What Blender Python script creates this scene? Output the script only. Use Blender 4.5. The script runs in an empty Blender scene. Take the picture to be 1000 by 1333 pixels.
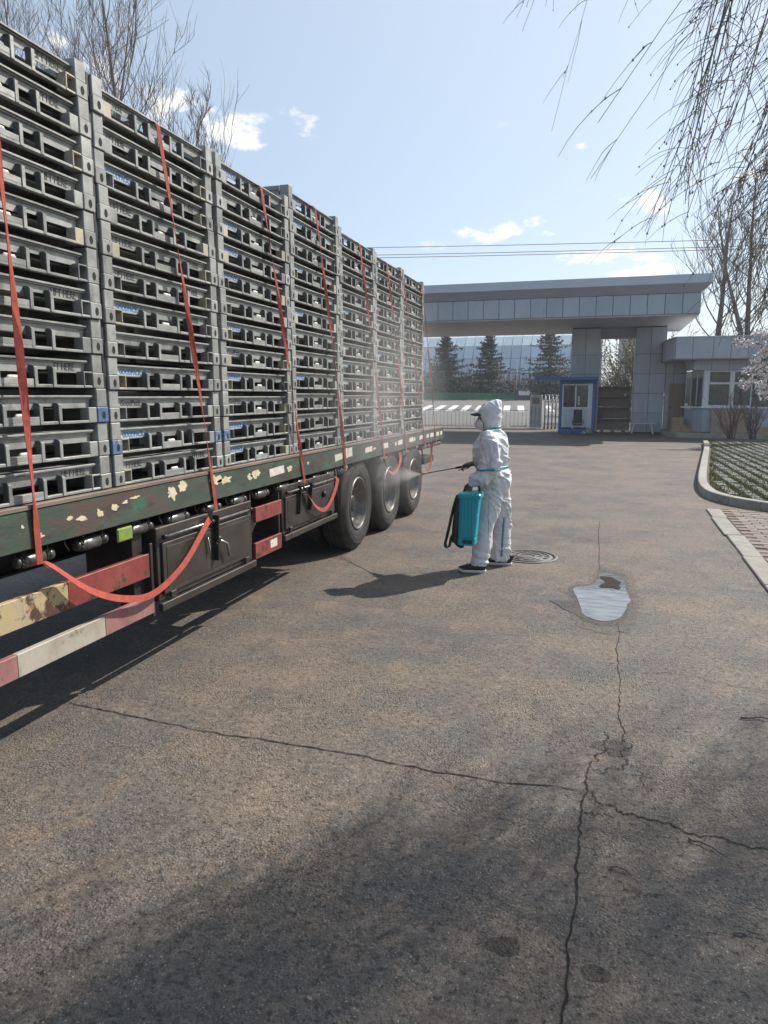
import bpy, bmesh, math, random
import numpy as np
from mathutils import Vector, Matrix, noise as mnoise
from mathutils.bvhtree import BVHTree

sc = bpy.context.scene
col = sc.collection
PI = math.pi
R = math.radians

# ------------------------------------------------------------------ camera, sky, sun, exposure
EYE = 1.75
cam_d = bpy.data.cameras.new('camera'); cam = bpy.data.objects.new('camera', cam_d); col.objects.link(cam)
cam_d.sensor_width = 36.0; cam_d.lens = 25.66; cam_d.clip_start = 0.05; cam_d.clip_end = 2000
cam.location = (0, 0, EYE); cam.rotation_euler = (R(90 - 9.06), 0, R(16.56))
sc.camera = cam

SUN_EL, SUN_AZ = R(43.0), R(40.7)          # azimuth measured from +Y (along the lorry) towards +X
SUN_DIR = Vector((math.sin(SUN_AZ) * math.cos(SUN_EL), math.cos(SUN_AZ) * math.cos(SUN_EL), math.sin(SUN_EL)))
sun_d = bpy.data.lights.new('sun', 'SUN'); sun_d.energy = 5.0; sun_d.angle = R(0.53); sun_d.color = (1.0, 0.93, 0.83)
sun = bpy.data.objects.new('sun', sun_d); col.objects.link(sun); sun.location = SUN_DIR * 60
sun.rotation_euler = SUN_DIR.to_track_quat('Z', 'Y').to_euler()

w = bpy.data.worlds.new('World'); sc.world = w; w.use_nodes = True
nt = w.node_tree; nt.nodes.clear()
out = nt.nodes.new('ShaderNodeOutputWorld'); bg = nt.nodes.new('ShaderNodeBackground')
sky = nt.nodes.new('ShaderNodeTexSky'); sky.sky_type = 'NISHITA'; sky.sun_disc = False
sky.sun_elevation = SUN_EL; sky.sun_rotation = SUN_AZ; sky.air_density = 1.0; sky.dust_density = 1.2; sky.ozone_density = 1.8
bg.inputs[1].default_value = 0.105
tc = nt.nodes.new('ShaderNodeTexCoord')

def wmath(op, a, b=None, c=None, clamp=False):
    n = nt.nodes.new('ShaderNodeMath'); n.operation = op; n.use_clamp = clamp
    for i, x in enumerate((a, b, c)):
        if x is None: continue
        if isinstance(x, (int, float)): n.inputs[i].default_value = x
        else: nt.links.new(x, n.inputs[i])
    return n.outputs[0]

def wdot(v, d):
    n = nt.nodes.new('ShaderNodeVectorMath'); n.operation = 'DOT_PRODUCT'
    nt.links.new(v, n.inputs[0]); n.inputs[1].default_value = d
    return n.outputs['Value']

# small fair-weather clouds: fluffy noise, gathered round a few centres, plus sparse ones all round the sky
CR = [Vector(v) for v in zip(*[tuple(r) for r in cam.rotation_euler.to_matrix()])]   # right, up, back

def pix_dir(x, y):
    d = CR[0] * ((x - 500) / 950.0) - CR[2] - CR[1] * ((y - 666.5) / 950.0)
    return d.normalized()
V = tc.outputs['Generated']
nz = nt.nodes.new('ShaderNodeTexNoise'); nz.inputs['Scale'].default_value = 26; nz.inputs['Detail'].default_value = 7
nz.inputs['Roughness'].default_value = 0.62
mp = nt.nodes.new('ShaderNodeMapping'); mp.inputs['Scale'].default_value = (1, 1, 1.9)
nt.links.new(V, mp.inputs[0]); nt.links.new(mp.outputs[0], nz.inputs['Vector'])
nz2 = nt.nodes.new('ShaderNodeTexNoise'); nz2.inputs['Scale'].default_value = 7; nz2.inputs['Detail'].default_value = 2
nt.links.new(mp.outputs[0], nz2.inputs['Vector'])
acc = wmath('MULTIPLY', wmath('SUBTRACT', nz2.outputs[0], 0.66), 4.0, clamp=True)
for (px, py, hw, hh, amp) in ((308, 170, 40, 20, 1), (205, 132, 40, 22, .9), (140, 100, 40, 20, .7), (836, 263, 30, 14, 1), (650, 303, 52, 14, .9), (790, 335, 50, 11, 1), (835, 356, 38, 9, 1),
                              (755, 188, 14, 7, .8), (757, 241, 14, 7, .7), (705, 290, 16, 9, .7), (560, 318, 30, 10, .45), (985, 225, 20, 14, .8), (60, 60, 30, 18, .5)):
    d = pix_dir(px, py)
    rt = d.cross(Vector((0, 0, 1))).normalized(); up = rt.cross(d)
    k = 950.0
    a = wmath('MULTIPLY', wdot(V, rt), k / hw); b = wmath('MULTIPLY', wdot(V, up), k / hh)
    r2 = wmath('ADD', wmath('MULTIPLY', a, a), wmath('MULTIPLY', b, b))
    g = wmath('MULTIPLY', wmath('POWER', 2.718, wmath('MULTIPLY', r2, -0.7)), amp)
    g = wmath('MULTIPLY', g, wmath('GREATER_THAN', wdot(V, d), 0.0))
    acc = wmath('MAXIMUM', acc, g)
cl = wmath('ADD', acc, wmath('MULTIPLY', wmath('SUBTRACT', nz.outputs[0], 0.5), 2.6))
sstep = nt.nodes.new('ShaderNodeMapRange'); sstep.interpolation_type = 'SMOOTHSTEP'
nt.links.new(wmath('MULTIPLY', cl, wmath('MINIMUM', wmath('MULTIPLY', acc, 3.0), 1.0)), sstep.inputs[0])
sstep.inputs[1].default_value = 0.42; sstep.inputs[2].default_value = 1.05
mx = nt.nodes.new('ShaderNodeMixRGB'); mx.inputs[2].default_value = (9.6, 9.3, 8.8, 1)
nt.links.new(wmath('MULTIPLY', sstep.outputs[0], 0.85), mx.inputs[0]); nt.links.new(sky.outputs[0], mx.inputs[1])
# thin high veil that pales the blue
veil = nt.nodes.new('ShaderNodeMixRGB'); veil.inputs[2].default_value = (6.4, 7.4, 8.4, 1)
toward = wmath('MULTIPLY_ADD', wdot(V, tuple(SUN_DIR)), 0.5, 0.5, clamp=True)      # the veil is brightest round the sun
nt.links.new(wmath('MULTIPLY_ADD', wmath('POWER', toward, 2.4), 0.50, 0.17, clamp=True), veil.inputs[0])
nt.links.new(sky.outputs[0], veil.inputs[1]); nt.links.new(veil.outputs[0], mx.inputs[1])
nt.links.new(mx.outputs[0], bg.inputs[0]); nt.links.new(bg.outputs[0], out.inputs[0])

vs = sc.view_settings; vs.view_transform = 'Standard'; vs.look = 'None'; vs.exposure = 0.40; vs.gamma = 1.0; vs.use_curve_mapping = False

# ------------------------------------------------------------------ helpers
class MB:
    """collects shapes, becomes one mesh"""
    def __init__(s): s.v = []; s.f = []; s.m = []; s.s = []
    def add(s, vs, fs, m=0, smooth=False):
        o = len(s.v); s.v.extend([tuple(p) for p in vs])
        for f in fs: s.f.append(tuple(i + o for i in f)); s.m.append(m); s.s.append(smooth)
        return s
    def box(s, x0, x1, y0, y1, z0, z1, m=0):
        return s.add([(x0,y0,z0),(x1,y0,z0),(x1,y1,z0),(x0,y1,z0),(x0,y0,z1),(x1,y0,z1),(x1,y1,z1),(x0,y1,z1)],
                     [(0,3,2,1),(4,5,6,7),(0,1,5,4),(1,2,6,5),(2,3,7,6),(3,0,4,7)], m)
    def bar(s, p0, p1, w, h, up=(0,0,1), m=0):
        p0 = Vector(p0); p1 = Vector(p1); d = (p1-p0).normalized(); u = Vector(up)
        a = d.cross(u)
        if a.length < 1e-4: a = d.cross(Vector((1,0,0)))
        a.normalize(); b = a.cross(d).normalized(); a = a*(w/2); b = b*(h/2)
        vs = [p0-a-b, p0+a-b, p0+a+b, p0-a+b, p1-a-b, p1+a-b, p1+a+b, p1-a+b]
        return s.add(vs, [(0,1,2,3),(7,6,5,4),(0,4,5,1),(1,5,6,2),(2,6,7,3),(3,7,4,0)], m)
    def tube(s, pts, rad, n=6, m=0, cap=True, smooth=True):
        pts = [Vector(p) for p in pts]; k = len(pts)
        rr = rad if isinstance(rad, (list, tuple)) else [rad]*k
        t = (pts[1]-pts[0]).normalized(); a = t.cross(Vector((0,0,1)))
        if a.length < 1e-3: a = t.cross(Vector((1,0,0)))
        a.normalize(); vs = []
        for i in range(k):
            t = (pts[min(i+1,k-1)]-pts[max(i-1,0)])
            if t.length < 1e-9: t = Vector((0,0,1))
            t.normalize(); a = (a - t*a.dot(t))
            if a.length < 1e-6: a = t.orthogonal()
            a.normalize(); b = t.cross(a)
            for j in range(n):
                q = 2*PI*j/n; vs.append(pts[i] + (a*math.cos(q)+b*math.sin(q))*rr[i])
        fs = [(i*n+j, i*n+(j+1)%n, (i+1)*n+(j+1)%n, (i+1)*n+j) for i in range(k-1) for j in range(n)]
        if cap: fs += [tuple(range(n-1,-1,-1)), tuple((k-1)*n+j for j in range(n))]
        return s.add(vs, fs, m, smooth)
    def lathe(s, prof, org=(0,0,0), axis=(0,0,1), n=24, m=0, smooth=True, cap=True):
        """prof: list of (radius, height along the axis)"""
        org = Vector(org); ax = Vector(axis).normalized(); a = ax.orthogonal().normalized(); b = ax.cross(a)
        vs = [org + ax*h + (a*math.cos(2*PI*j/n)+b*math.sin(2*PI*j/n))*r for r, h in prof for j in range(n)]
        k = len(prof); fs = [(i*n+j, i*n+(j+1)%n, (i+1)*n+(j+1)%n, (i+1)*n+j) for i in range(k-1) for j in range(n)]
        if cap: fs += [tuple(range(n-1,-1,-1)), tuple((k-1)*n+j for j in range(n))]
        return s.add(vs, fs, m, smooth)
    def loft(s, rings, m=0, smooth=True):
        """rings of equal length, capped"""
        n = len(rings[0]); vs = [p for r in rings for p in r]; k = len(rings)
        fs = [(i*n+j, i*n+(j+1)%n, (i+1)*n+(j+1)%n, (i+1)*n+j) for i in range(k-1) for j in range(n)]
        fs += [tuple(range(n-1,-1,-1)), tuple((k-1)*n+j for j in range(n))]
        return s.add(vs, fs, m, smooth)
    def prism(s, poly, axis, a, b, m=0):
        """poly: 2-D outline; axis 'x': (y,z) swept in x; 'y': (x,z); 'z': (x,y)"""
        def P(u, v, t): return {'x': (t,u,v), 'y': (u,t,v), 'z': (u,v,t)}[axis]
        n = len(poly); vs = [P(u,v,a) for u,v in poly] + [P(u,v,b) for u,v in poly]
        fs = [tuple(range(n-1,-1,-1)), tuple(range(n,2*n))] + [(i,(i+1)%n,n+(i+1)%n,n+i) for i in range(n)]
        return s.add(vs, fs, m)
    def ribbon(s, pts, side, w, th=0.003, m=0, smooth=True):
        """flat webbing along pts; side = direction(s) of its width"""
        pts = [Vector(p) for p in pts]; k = len(pts); vs = []
        for i, p in enumerate(pts):
            sd = Vector(side[i] if isinstance(side, list) else side).normalized()
            t = (pts[min(i+1,k-1)]-pts[max(i-1,0)]).normalized(); nn = sd.cross(t).normalized()
            ww = w[i] if isinstance(w, list) else w
            vs += [p-sd*ww/2-nn*th/2, p+sd*ww/2-nn*th/2, p+sd*ww/2+nn*th/2, p-sd*ww/2+nn*th/2]
        fs = [(4*i+j, 4*i+(j+1)%4, 4*i+4+(j+1)%4, 4*i+4+j) for i in range(k-1) for j in range(4)]
        fs += [(3,2,1,0), tuple(4*(k-1)+j for j in range(4))]
        return s.add(vs, fs, m, smooth)
    def mesh(s, name, mats, bevel=0.0, seg=1):
        me = bpy.data.meshes.new(name); me.from_pydata(s.v, [], s.f)
        for mm in (mats if isinstance(mats, (list, tuple)) else [mats]): me.materials.append(mm)
        me.polygons.foreach_set('material_index', s.m); me.polygons.foreach_set('use_smooth', s.s); me.update()
        bm = bmesh.new(); bm.from_mesh(me); bmesh.ops.recalc_face_normals(bm, faces=bm.faces)
        if bevel > 0:
            ed = [e for e in bm.edges if len(e.link_faces) == 2 and e.calc_face_angle(0) > R(35)]
            bmesh.ops.bevel(bm, geom=ed, offset=bevel, segments=seg, affect='EDGES', profile=0.5, clamp_overlap=True)
        bm.to_mesh(me); bm.free()
        return me
    def build(s, name, mats, parent=None, bevel=0.0, label=None, kind=None, seg=1, fastmesh=False):
        if fastmesh:
            me = bpy.data.meshes.new(name); me.from_pydata(s.v, [], s.f)
            for mm in (mats if isinstance(mats, (list, tuple)) else [mats]): me.materials.append(mm)
            me.polygons.foreach_set('material_index', s.m); me.polygons.foreach_set('use_smooth', s.s); me.update()
        else: me = s.mesh(name, mats, bevel, seg)
        return link(name, me, parent, label, kind)

def link(name, me, parent=None, label=None, kind=None, loc=None, rot=None):
    o = bpy.data.objects.new(name, me); col.objects.link(o)
    if parent is not None: o.parent = parent
    if label: o['label'] = label
    if kind: o['kind'] = kind
    if loc is not None: o.location = loc
    if rot is not None: o.rotation_euler = rot
    return o

def thing(name, label, cat, loc=(0,0,0), rz=0.0, group=None):
    o = bpy.data.objects.new(name, None); col.objects.link(o); o.empty_display_size = 0.1
    o.location = loc; o.rotation_euler = (0,0,rz); o['label'] = label; o['category'] = cat
    if group: o['group'] = group
    return o

def tag(o, label, cat, group=None):
    o['label'] = label; o['category'] = cat
    if group: o['group'] = group
    return o

def copy_tree(o, parent=None):
    c = o.copy(); col.objects.link(c)
    if parent is not None: c.parent = parent
    for ch in list(o.children): copy_tree(ch, c)
    return c

# ------------------------------------------------------------------ materials
def M(name, c1, c2=None, scale=6.0, rough=0.6, metal=0.0, bump=0.0, bscale=None, detail=6.0, spots=None, rand=0.0, stretch=(1,1,1),
      lo=0.35, hi=0.65, spec=0.5, transm=0.0, alpha=1.0, rvar=0.0, extra=None):
    """principled material: two colours mixed by noise, optional list of spot layers (colour, scale, threshold, softness), relief, per-object value"""
    m = bpy.data.materials.new(name); m.use_nodes = True; t = m.node_tree; N = t.nodes; L = t.links
    b = N['Principled BSDF']; b.inputs['Roughness'].default_value = rough; b.inputs['Metallic'].default_value = metal
    b.inputs['Specular IOR Level'].default_value = spec
    if transm: b.inputs['Transmission Weight'].default_value = transm
    if alpha < 1: b.inputs['Alpha'].default_value = alpha
    co = N.new('ShaderNodeTexCoord'); mpn = N.new('ShaderNodeMapping'); mpn.inputs['Scale'].default_value = stretch
    L.new(co.outputs['Object'], mpn.inputs[0])
    oi = N.new('ShaderNodeObjectInfo')
    cb = N.new('ShaderNodeVectorMath'); cb.operation = 'MULTIPLY_ADD'      # shift the pattern from one object to the next
    cm = N.new('ShaderNodeCombineXYZ'); L.new(oi.outputs['Random'], cm.inputs[0]); L.new(oi.outputs['Random'], cm.inputs[1])
    L.new(cm.outputs[0], cb.inputs[0]); cb.inputs[1].default_value = (37, 21, 0); L.new(mpn.outputs[0], cb.inputs[2])
    vec = cb.outputs[0]
    def noise(s, d=detail, r=0.6):
        n = N.new('ShaderNodeTexNoise'); n.inputs['Scale'].default_value = s; n.inputs['Detail'].default_value = d; n.inputs['Roughness'].default_value = r
        L.new(vec, n.inputs['Vector']); return n.outputs[0]
    def rng(v, a, bb):
        n = N.new('ShaderNodeMapRange'); n.inputs[1].default_value = a; n.inputs[2].default_value = bb; L.new(v, n.inputs[0]); return n.outputs[0]
    def mix(f, x, y):
        n = N.new('ShaderNodeMixRGB')
        for i, q in ((0, f), (1, x), (2, y)):
            if isinstance(q, (int, float)): n.inputs[i].default_value = q
            elif isinstance(q, tuple): n.inputs[i].default_value = (*q[:3], 1)
            else: L.new(q, n.inputs[i])
        return n.outputs[0]
    c = tuple(c1)
    if c2: c = mix(rng(noise(scale), lo, hi), c1, c2)
    for (sc_, ss, th, so) in (spots or []):
        c = mix(rng(noise(ss, 8, .65), th, th+so), c, sc_)
    if rand:
        hs = N.new('ShaderNodeHueSaturation'); mr = rng(oi.outputs['Random'], 0, 1)
        n = N.new('ShaderNodeMapRange'); L.new(oi.outputs['Random'], n.inputs[0]); n.inputs[3].default_value = 1-rand; n.inputs[4].default_value = 1+rand
        L.new(n.outputs[0], hs.inputs['Value'])
        if isinstance(c, tuple): hs.inputs['Color'].default_value = (*c, 1)
        else: L.new(c, hs.inputs['Color'])
        c = hs.outputs[0]
    if isinstance(c, tuple): b.inputs['Base Color'].default_value = (*c, 1)
    else: L.new(c, b.inputs['Base Color'])
    if rvar:
        n = N.new('ShaderNodeMapRange'); L.new(noise(scale*1.7), n.inputs[0]); n.inputs[1].default_value = .3; n.inputs[2].default_value = .7
        n.inputs[3].default_value = max(0, rough-rvar); n.inputs[4].default_value = min(1, rough+rvar); L.new(n.outputs[0], b.inputs['Roughness'])
    if bump:
        bn = N.new('ShaderNodeBump'); bn.inputs['Strength'].default_value = 1.0; bn.inputs['Distance'].default_value = bump
        L.new(noise(bscale or scale*3), bn.inputs['Height']); L.new(bn.outputs[0], b.inputs['Normal'])
    return m

GALV = M('galvanised_steel', (.225,.23,.222), (.335,.34,.325), 9, .52, .35, .0012, 60, spots=[((.13,.13,.125), 5.5, .56, .14), ((.26,.21,.15), 9, .64, .08)], rand=.20, rvar=.12)
GALVD = M('dark_zinc_and_gusset_shade', (.085,.088,.088), (.135,.138,.135), 9, .6, .25, .001, 60, rand=.1)  # shade on the gusset sides put into the colour; plain dark zinc on barriers
POCKET = M('dirty_cream_steel', (.42,.38,.27), (.33,.31,.25), 14, .6, .1, .001, 60, spots=[((.22,.2,.17), 18, .6, .1)], rand=.2)
BLUEP = M('blue_paint_mark', (.04,.10,.22), (.09,.16,.26), 14, .55, spots=[((.25,.26,.26), 22, .52, .08)])
PRINT_BLUE = M('blue_print', (.02,.12,.33), (.06,.20,.38), 40, .6, spots=[((.3,.31,.3), 60, .66, .05)])
PRINT_DARK = M('dark_stencil_print', (.055,.055,.06), (.13,.13,.13), 50, .7, spots=[((.3,.3,.29), 70, .60, .05)])
PRINT_BAND = M('pale_print_band', (.44,.51,.56), (.38,.42,.45), 30, .6)
LATCH = M('white_latch', (.72,.72,.69), (.6,.6,.57), 20, .5)
HOLE = M('dark_hole', (.012,.012,.014), rough=.9)
GREENP = M('weathered_green_paint', (.030,.055,.038), (.062,.075,.055), 5, .6, 0, .0015, 40,
           spots=[((.075,.050,.040), 2.6, .52, .10), ((.050,.030,.024), 8, .54, .08), ((.018,.12,.060), 5.0, .60, .06), ((.16,.12,.095), 13, .67, .05)], stretch=(1,.55,1.6), rvar=.15)
DECKEDGE = M('worn_deck_edge', (.13,.095,.075), (.20,.16,.13), 7, .65, .1, .0015, 40, spots=[((.06,.04,.03), 9, .6, .1)], stretch=(1,.3,1))
CREAM = M('peeling_cream_paint', (.62,.56,.42), (.50,.42,.26), 14, .6, 0, .001, 50, spots=[((.10,.06,.04), 16, .62, .04)])
TAPE = M('reflective_tape', (.66,.63,.58), (.52,.48,.42), 18, .45, 0, 0, spots=[((.22,.15,.11), 22, .66, .06)])
REDP = M('worn_red_paint', (.18,.028,.025), (.24,.05,.042), 9, .5, 0, .001, 40, spots=[((.06,.035,.025), 7, .54, .06), ((.16,.07,.045), 15, .6, .06)], rvar=.1)
YELP = M('rusty_yellow_paint', (.42,.32,.15), (.36,.30,.20), 7, .6, 0, .001, 40, spots=[((.07,.035,.02), 6.5, .52, .05), ((.23,.10,.04), 12, .60, .05)])
WHTP = M('dirty_white_paint', (.40,.37,.31), (.31,.285,.235), 6, .55, 0, .001, 40, spots=[((.2,.15,.1), 11, .60, .07), ((.30,.26,.2), 4, .5, .1)])
MAROON = M('faded_maroon_paint', (.23,.095,.09), (.30,.15,.14), 8, .6, 0, .001, 40, spots=[((.11,.06,.05), 14, .62, .06)])
STEELD = M('grimy_dark_steel', (.020,.020,.021), (.045,.04,.036), 12, .5, .4, .001, 50, rvar=.15)
CHASSIS = M('black_chassis', (.012,.012,.012), (.03,.026,.023), 8, .65, 0, .001, 40)
BOXMAT = M('grimy_brown_steel', (.028,.022,.018), (.052,.042,.034), 4, .5, .15, .001, 40, spots=[((.020,.016,.014), 7, .55, .12), ((.12,.09,.065), 9, .64, .07)], rvar=.15)
BRIGHT = M('bare_steel', (.42,.42,.41), (.30,.29,.28), 20, .32, .8, 0, rvar=.1)
TYRE = M('dusty_tyre_rubber', (.013,.0125,.012), (.036,.034,.032), 9, .8, 0, .0015, 60, rvar=.1)
RIM = M('dull_wheel_rim', (.11,.105,.10), (.20,.19,.18), 12, .40, .6, .0006, 60, spots=[((.07,.06,.05), 10, .6, .12)], rvar=.12)
STRAP = M('orange_red_webbing', (.37,.078,.056), (.27,.054,.042), 30, .75, 0, .0006, 300, rand=.1, spec=.2)
WOOD = M('weathered_plank', (.15,.115,.085), (.24,.19,.15), 4, .75, 0, .002, 24, stretch=(4,4,.5), rand=.2)
PLANKB = M('shelf_board', (.21,.165,.135), (.27,.215,.175), 4, .7, 0, .001, 24, rand=.15)
LAMPG = M('yellow_green_reflector', (.26,.28,.06), (.13,.25,.05), 26, .25)
CONC = M('kerb_concrete', (.32,.305,.275), (.24,.228,.205), 8, .85, 0, .003, 50, spots=[((.2,.185,.16), 5, .6, .12)], rand=.12)
EDGEC = M('edging_concrete', (.30,.28,.245), (.22,.205,.18), 6, .85, 0, .003, 50, spots=[((.24,.2,.16), 7, .6, .1)], rand=.12)
BRICKP = M('pink_paver', (.225,.18,.155), (.175,.145,.125), 12, .85, 0, .003, 60, rand=.22)
PAVER = M('grass_paver_concrete', (.185,.185,.175), (.14,.142,.135), 12, .9, 0, .003, 60, rand=.18)
SOIL = M('soil', (.075,.062,.047), (.11,.09,.065), 9, .95, 0, .01, 40)
GRASS = M('grass_blades', (.085,.115,.034), (.21,.19,.075), 1.6, .7, rand=.2)
ACM = M('grey_aluminium_panel', (.375,.415,.47), (.34,.378,.43), 1.3, .38, .15, 0, rand=.07, stretch=(1.6,1.6,.5), spots=[((.26,.285,.32), 2.2, .58, .16), ((.20,.21,.22), 5, .68, .10)])
ACMJ = M('dark_panel_joint', (.05,.055,.065), rough=.8)
CORN = M('cornice_metal', (.47,.515,.57), (.43,.475,.53), 1.2, .4, .25)
SOFF = M('soffit_grey', (.46,.46,.455), (.40,.405,.405), 1.5, .6)
BOOTHB = M('booth_blue_paint', (.03,.11,.30), (.045,.14,.34), 3, .4)
WHITEP = M('white_upvc', (.70,.72,.74), (.60,.62,.65), 5, .4)
CORR = M('white_ribbed_sheet', (.62,.66,.72), (.54,.58,.64), 4, .45)
DOORB = M('brown_door_board', (.27,.215,.15), (.22,.17,.115), 2, .6, 0, .001, 20, stretch=(4,4,.6))
CARD = M('cardboard', (.36,.26,.155), (.30,.21,.12), 5, .85, rand=.15)
PLYB = M('brown_sheet_board', (.33,.235,.165), (.27,.19,.13), 2.5, .65, 0, .001, 20)
CHAIRB = M('black_vinyl', (.014,.014,.018), (.028,.026,.03), 10, .5)
CHROME = M('chrome_tube', (.55,.55,.56), rough=.25, metal=.9)
STAIN = M('stainless_steel', (.42,.42,.43), (.33,.33,.34), 6, .33, .7)
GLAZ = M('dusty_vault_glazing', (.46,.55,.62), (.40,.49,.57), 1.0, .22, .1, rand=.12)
GLAZT = M('vault_glazing_painted_sun', (.62,.68,.72), (.54,.61,.66), 1.0, .25, .1, rand=.1)  # paler copy for the upper panes, sunlight put into the colour
RIBM = M('vault_rib', (.13,.17,.20), rough=.5)
BRICKW = M('brick_wall', (.23,.13,.10), (.30,.19,.15), 2, .85)
PALEW = M('pale_render', (.52,.51,.49), (.46,.45,.43), 1, .85)
GREENF = M('green_barrier', (.02,.16,.075), (.03,.21,.10), 3, .55, rand=.1)
TRUNK = M('grey_brown_bark', (.12,.105,.095), (.19,.17,.155), 7, .9, 0, .006, 30, stretch=(1,1,.4))
TWIG = M('twig_bark', (.11,.095,.082), (.17,.15,.13), 6, .85)
TWIGD = M('willow_twig_bark', (.15,.14,.10), (.22,.20,.14), 6, .8)
BUD = M('willow_catkin', (.16,.15,.07), (.22,.19,.09), 9, .8)
NEEDLE = M('spruce_needles', (.016,.034,.022), (.034,.056,.032), 5, .75, rand=.1)
BRUSH = M('bare_shrub_twigs', (.075,.05,.05), (.13,.10,.10), 5, .85)
BLOSS = M('white_blossom', (.78,.74,.72), (.68,.60,.60), 20, .6)
PALELEAF = M('pale_spring_leaf', (.22,.20,.10), (.34,.30,.20), 6, .7)
WHITELINE = M('road_marking_white', (.70,.70,.68), (.58,.58,.56), 3, .7, spots=[((.2,.2,.2), 9, .66, .06)])
CRACK = M('crack_dirt', (.012,.011,.010), (.025,.022,.02), 20, .95)
MUD = M('puddle_mud', (.012,.010,.009), (.024,.020,.018), 18, .8, 0, .004, 60, spec=.2)
IRON = M('cast_iron', (.10,.093,.086), (.15,.14,.13), 10, .6, .35, .001, 60, spots=[((.08,.07,.06), 9, .58, .1)])
WIRE = M('cable_insulation', (.30,.26,.22), rough=.6)
SKIN = M('skin', (.20,.115,.08), (.25,.15,.11), 20, .5)
SUIT = M('white_coverall_fabric', (.66,.675,.70), (.60,.62,.65), 5, .55, 0, .003, 22, detail=3)
TAPET = M('teal_seam_tape', (.015,.24,.33), (.02,.29,.38), 20, .4)
MASKM = M('white_mask', (.74,.74,.73), (.66,.66,.66), 20, .7)
CAPM = M('black_cap', (.016,.016,.018), (.03,.03,.032), 20, .7)
SHOE = M('black_shoe_mesh', (.016,.016,.018), (.035,.035,.037), 40, .7)
SOLE = M('white_rubber_sole', (.72,.71,.68), (.6,.59,.56), 20, .6)
TEAL = M('teal_plastic', (.012,.30,.38), (.015,.34,.42), 4, .32)
TEALD = M('dark_teal_panel', (.008,.085,.14), rough=.35)
BLACKP = M('black_plastic', (.014,.015,.016), (.03,.03,.03), 12, .5)
BRASS = M('brass_nozzle', (.55,.36,.10), rough=.35, metal=.8)
DARKBOX = M('dark_utility_box', (.07,.075,.085), rough=.6)

def glass_mat(name, tint, rough=.03):
    m = bpy.data.materials.new(name); m.use_nodes = True; b = m.node_tree.nodes['Principled BSDF']
    b.inputs['Base Color'].default_value = (*tint, 1); b.inputs['Roughness'].default_value = rough
    b.inputs['Specular IOR Level'].default_value = .8; b.inputs['Alpha'].default_value = .80
    return m
GLASS = glass_mat('window_glass', (.045,.06,.06))
GLASSG = glass_mat('greenish_window_glass', (.07,.10,.085))

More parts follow.
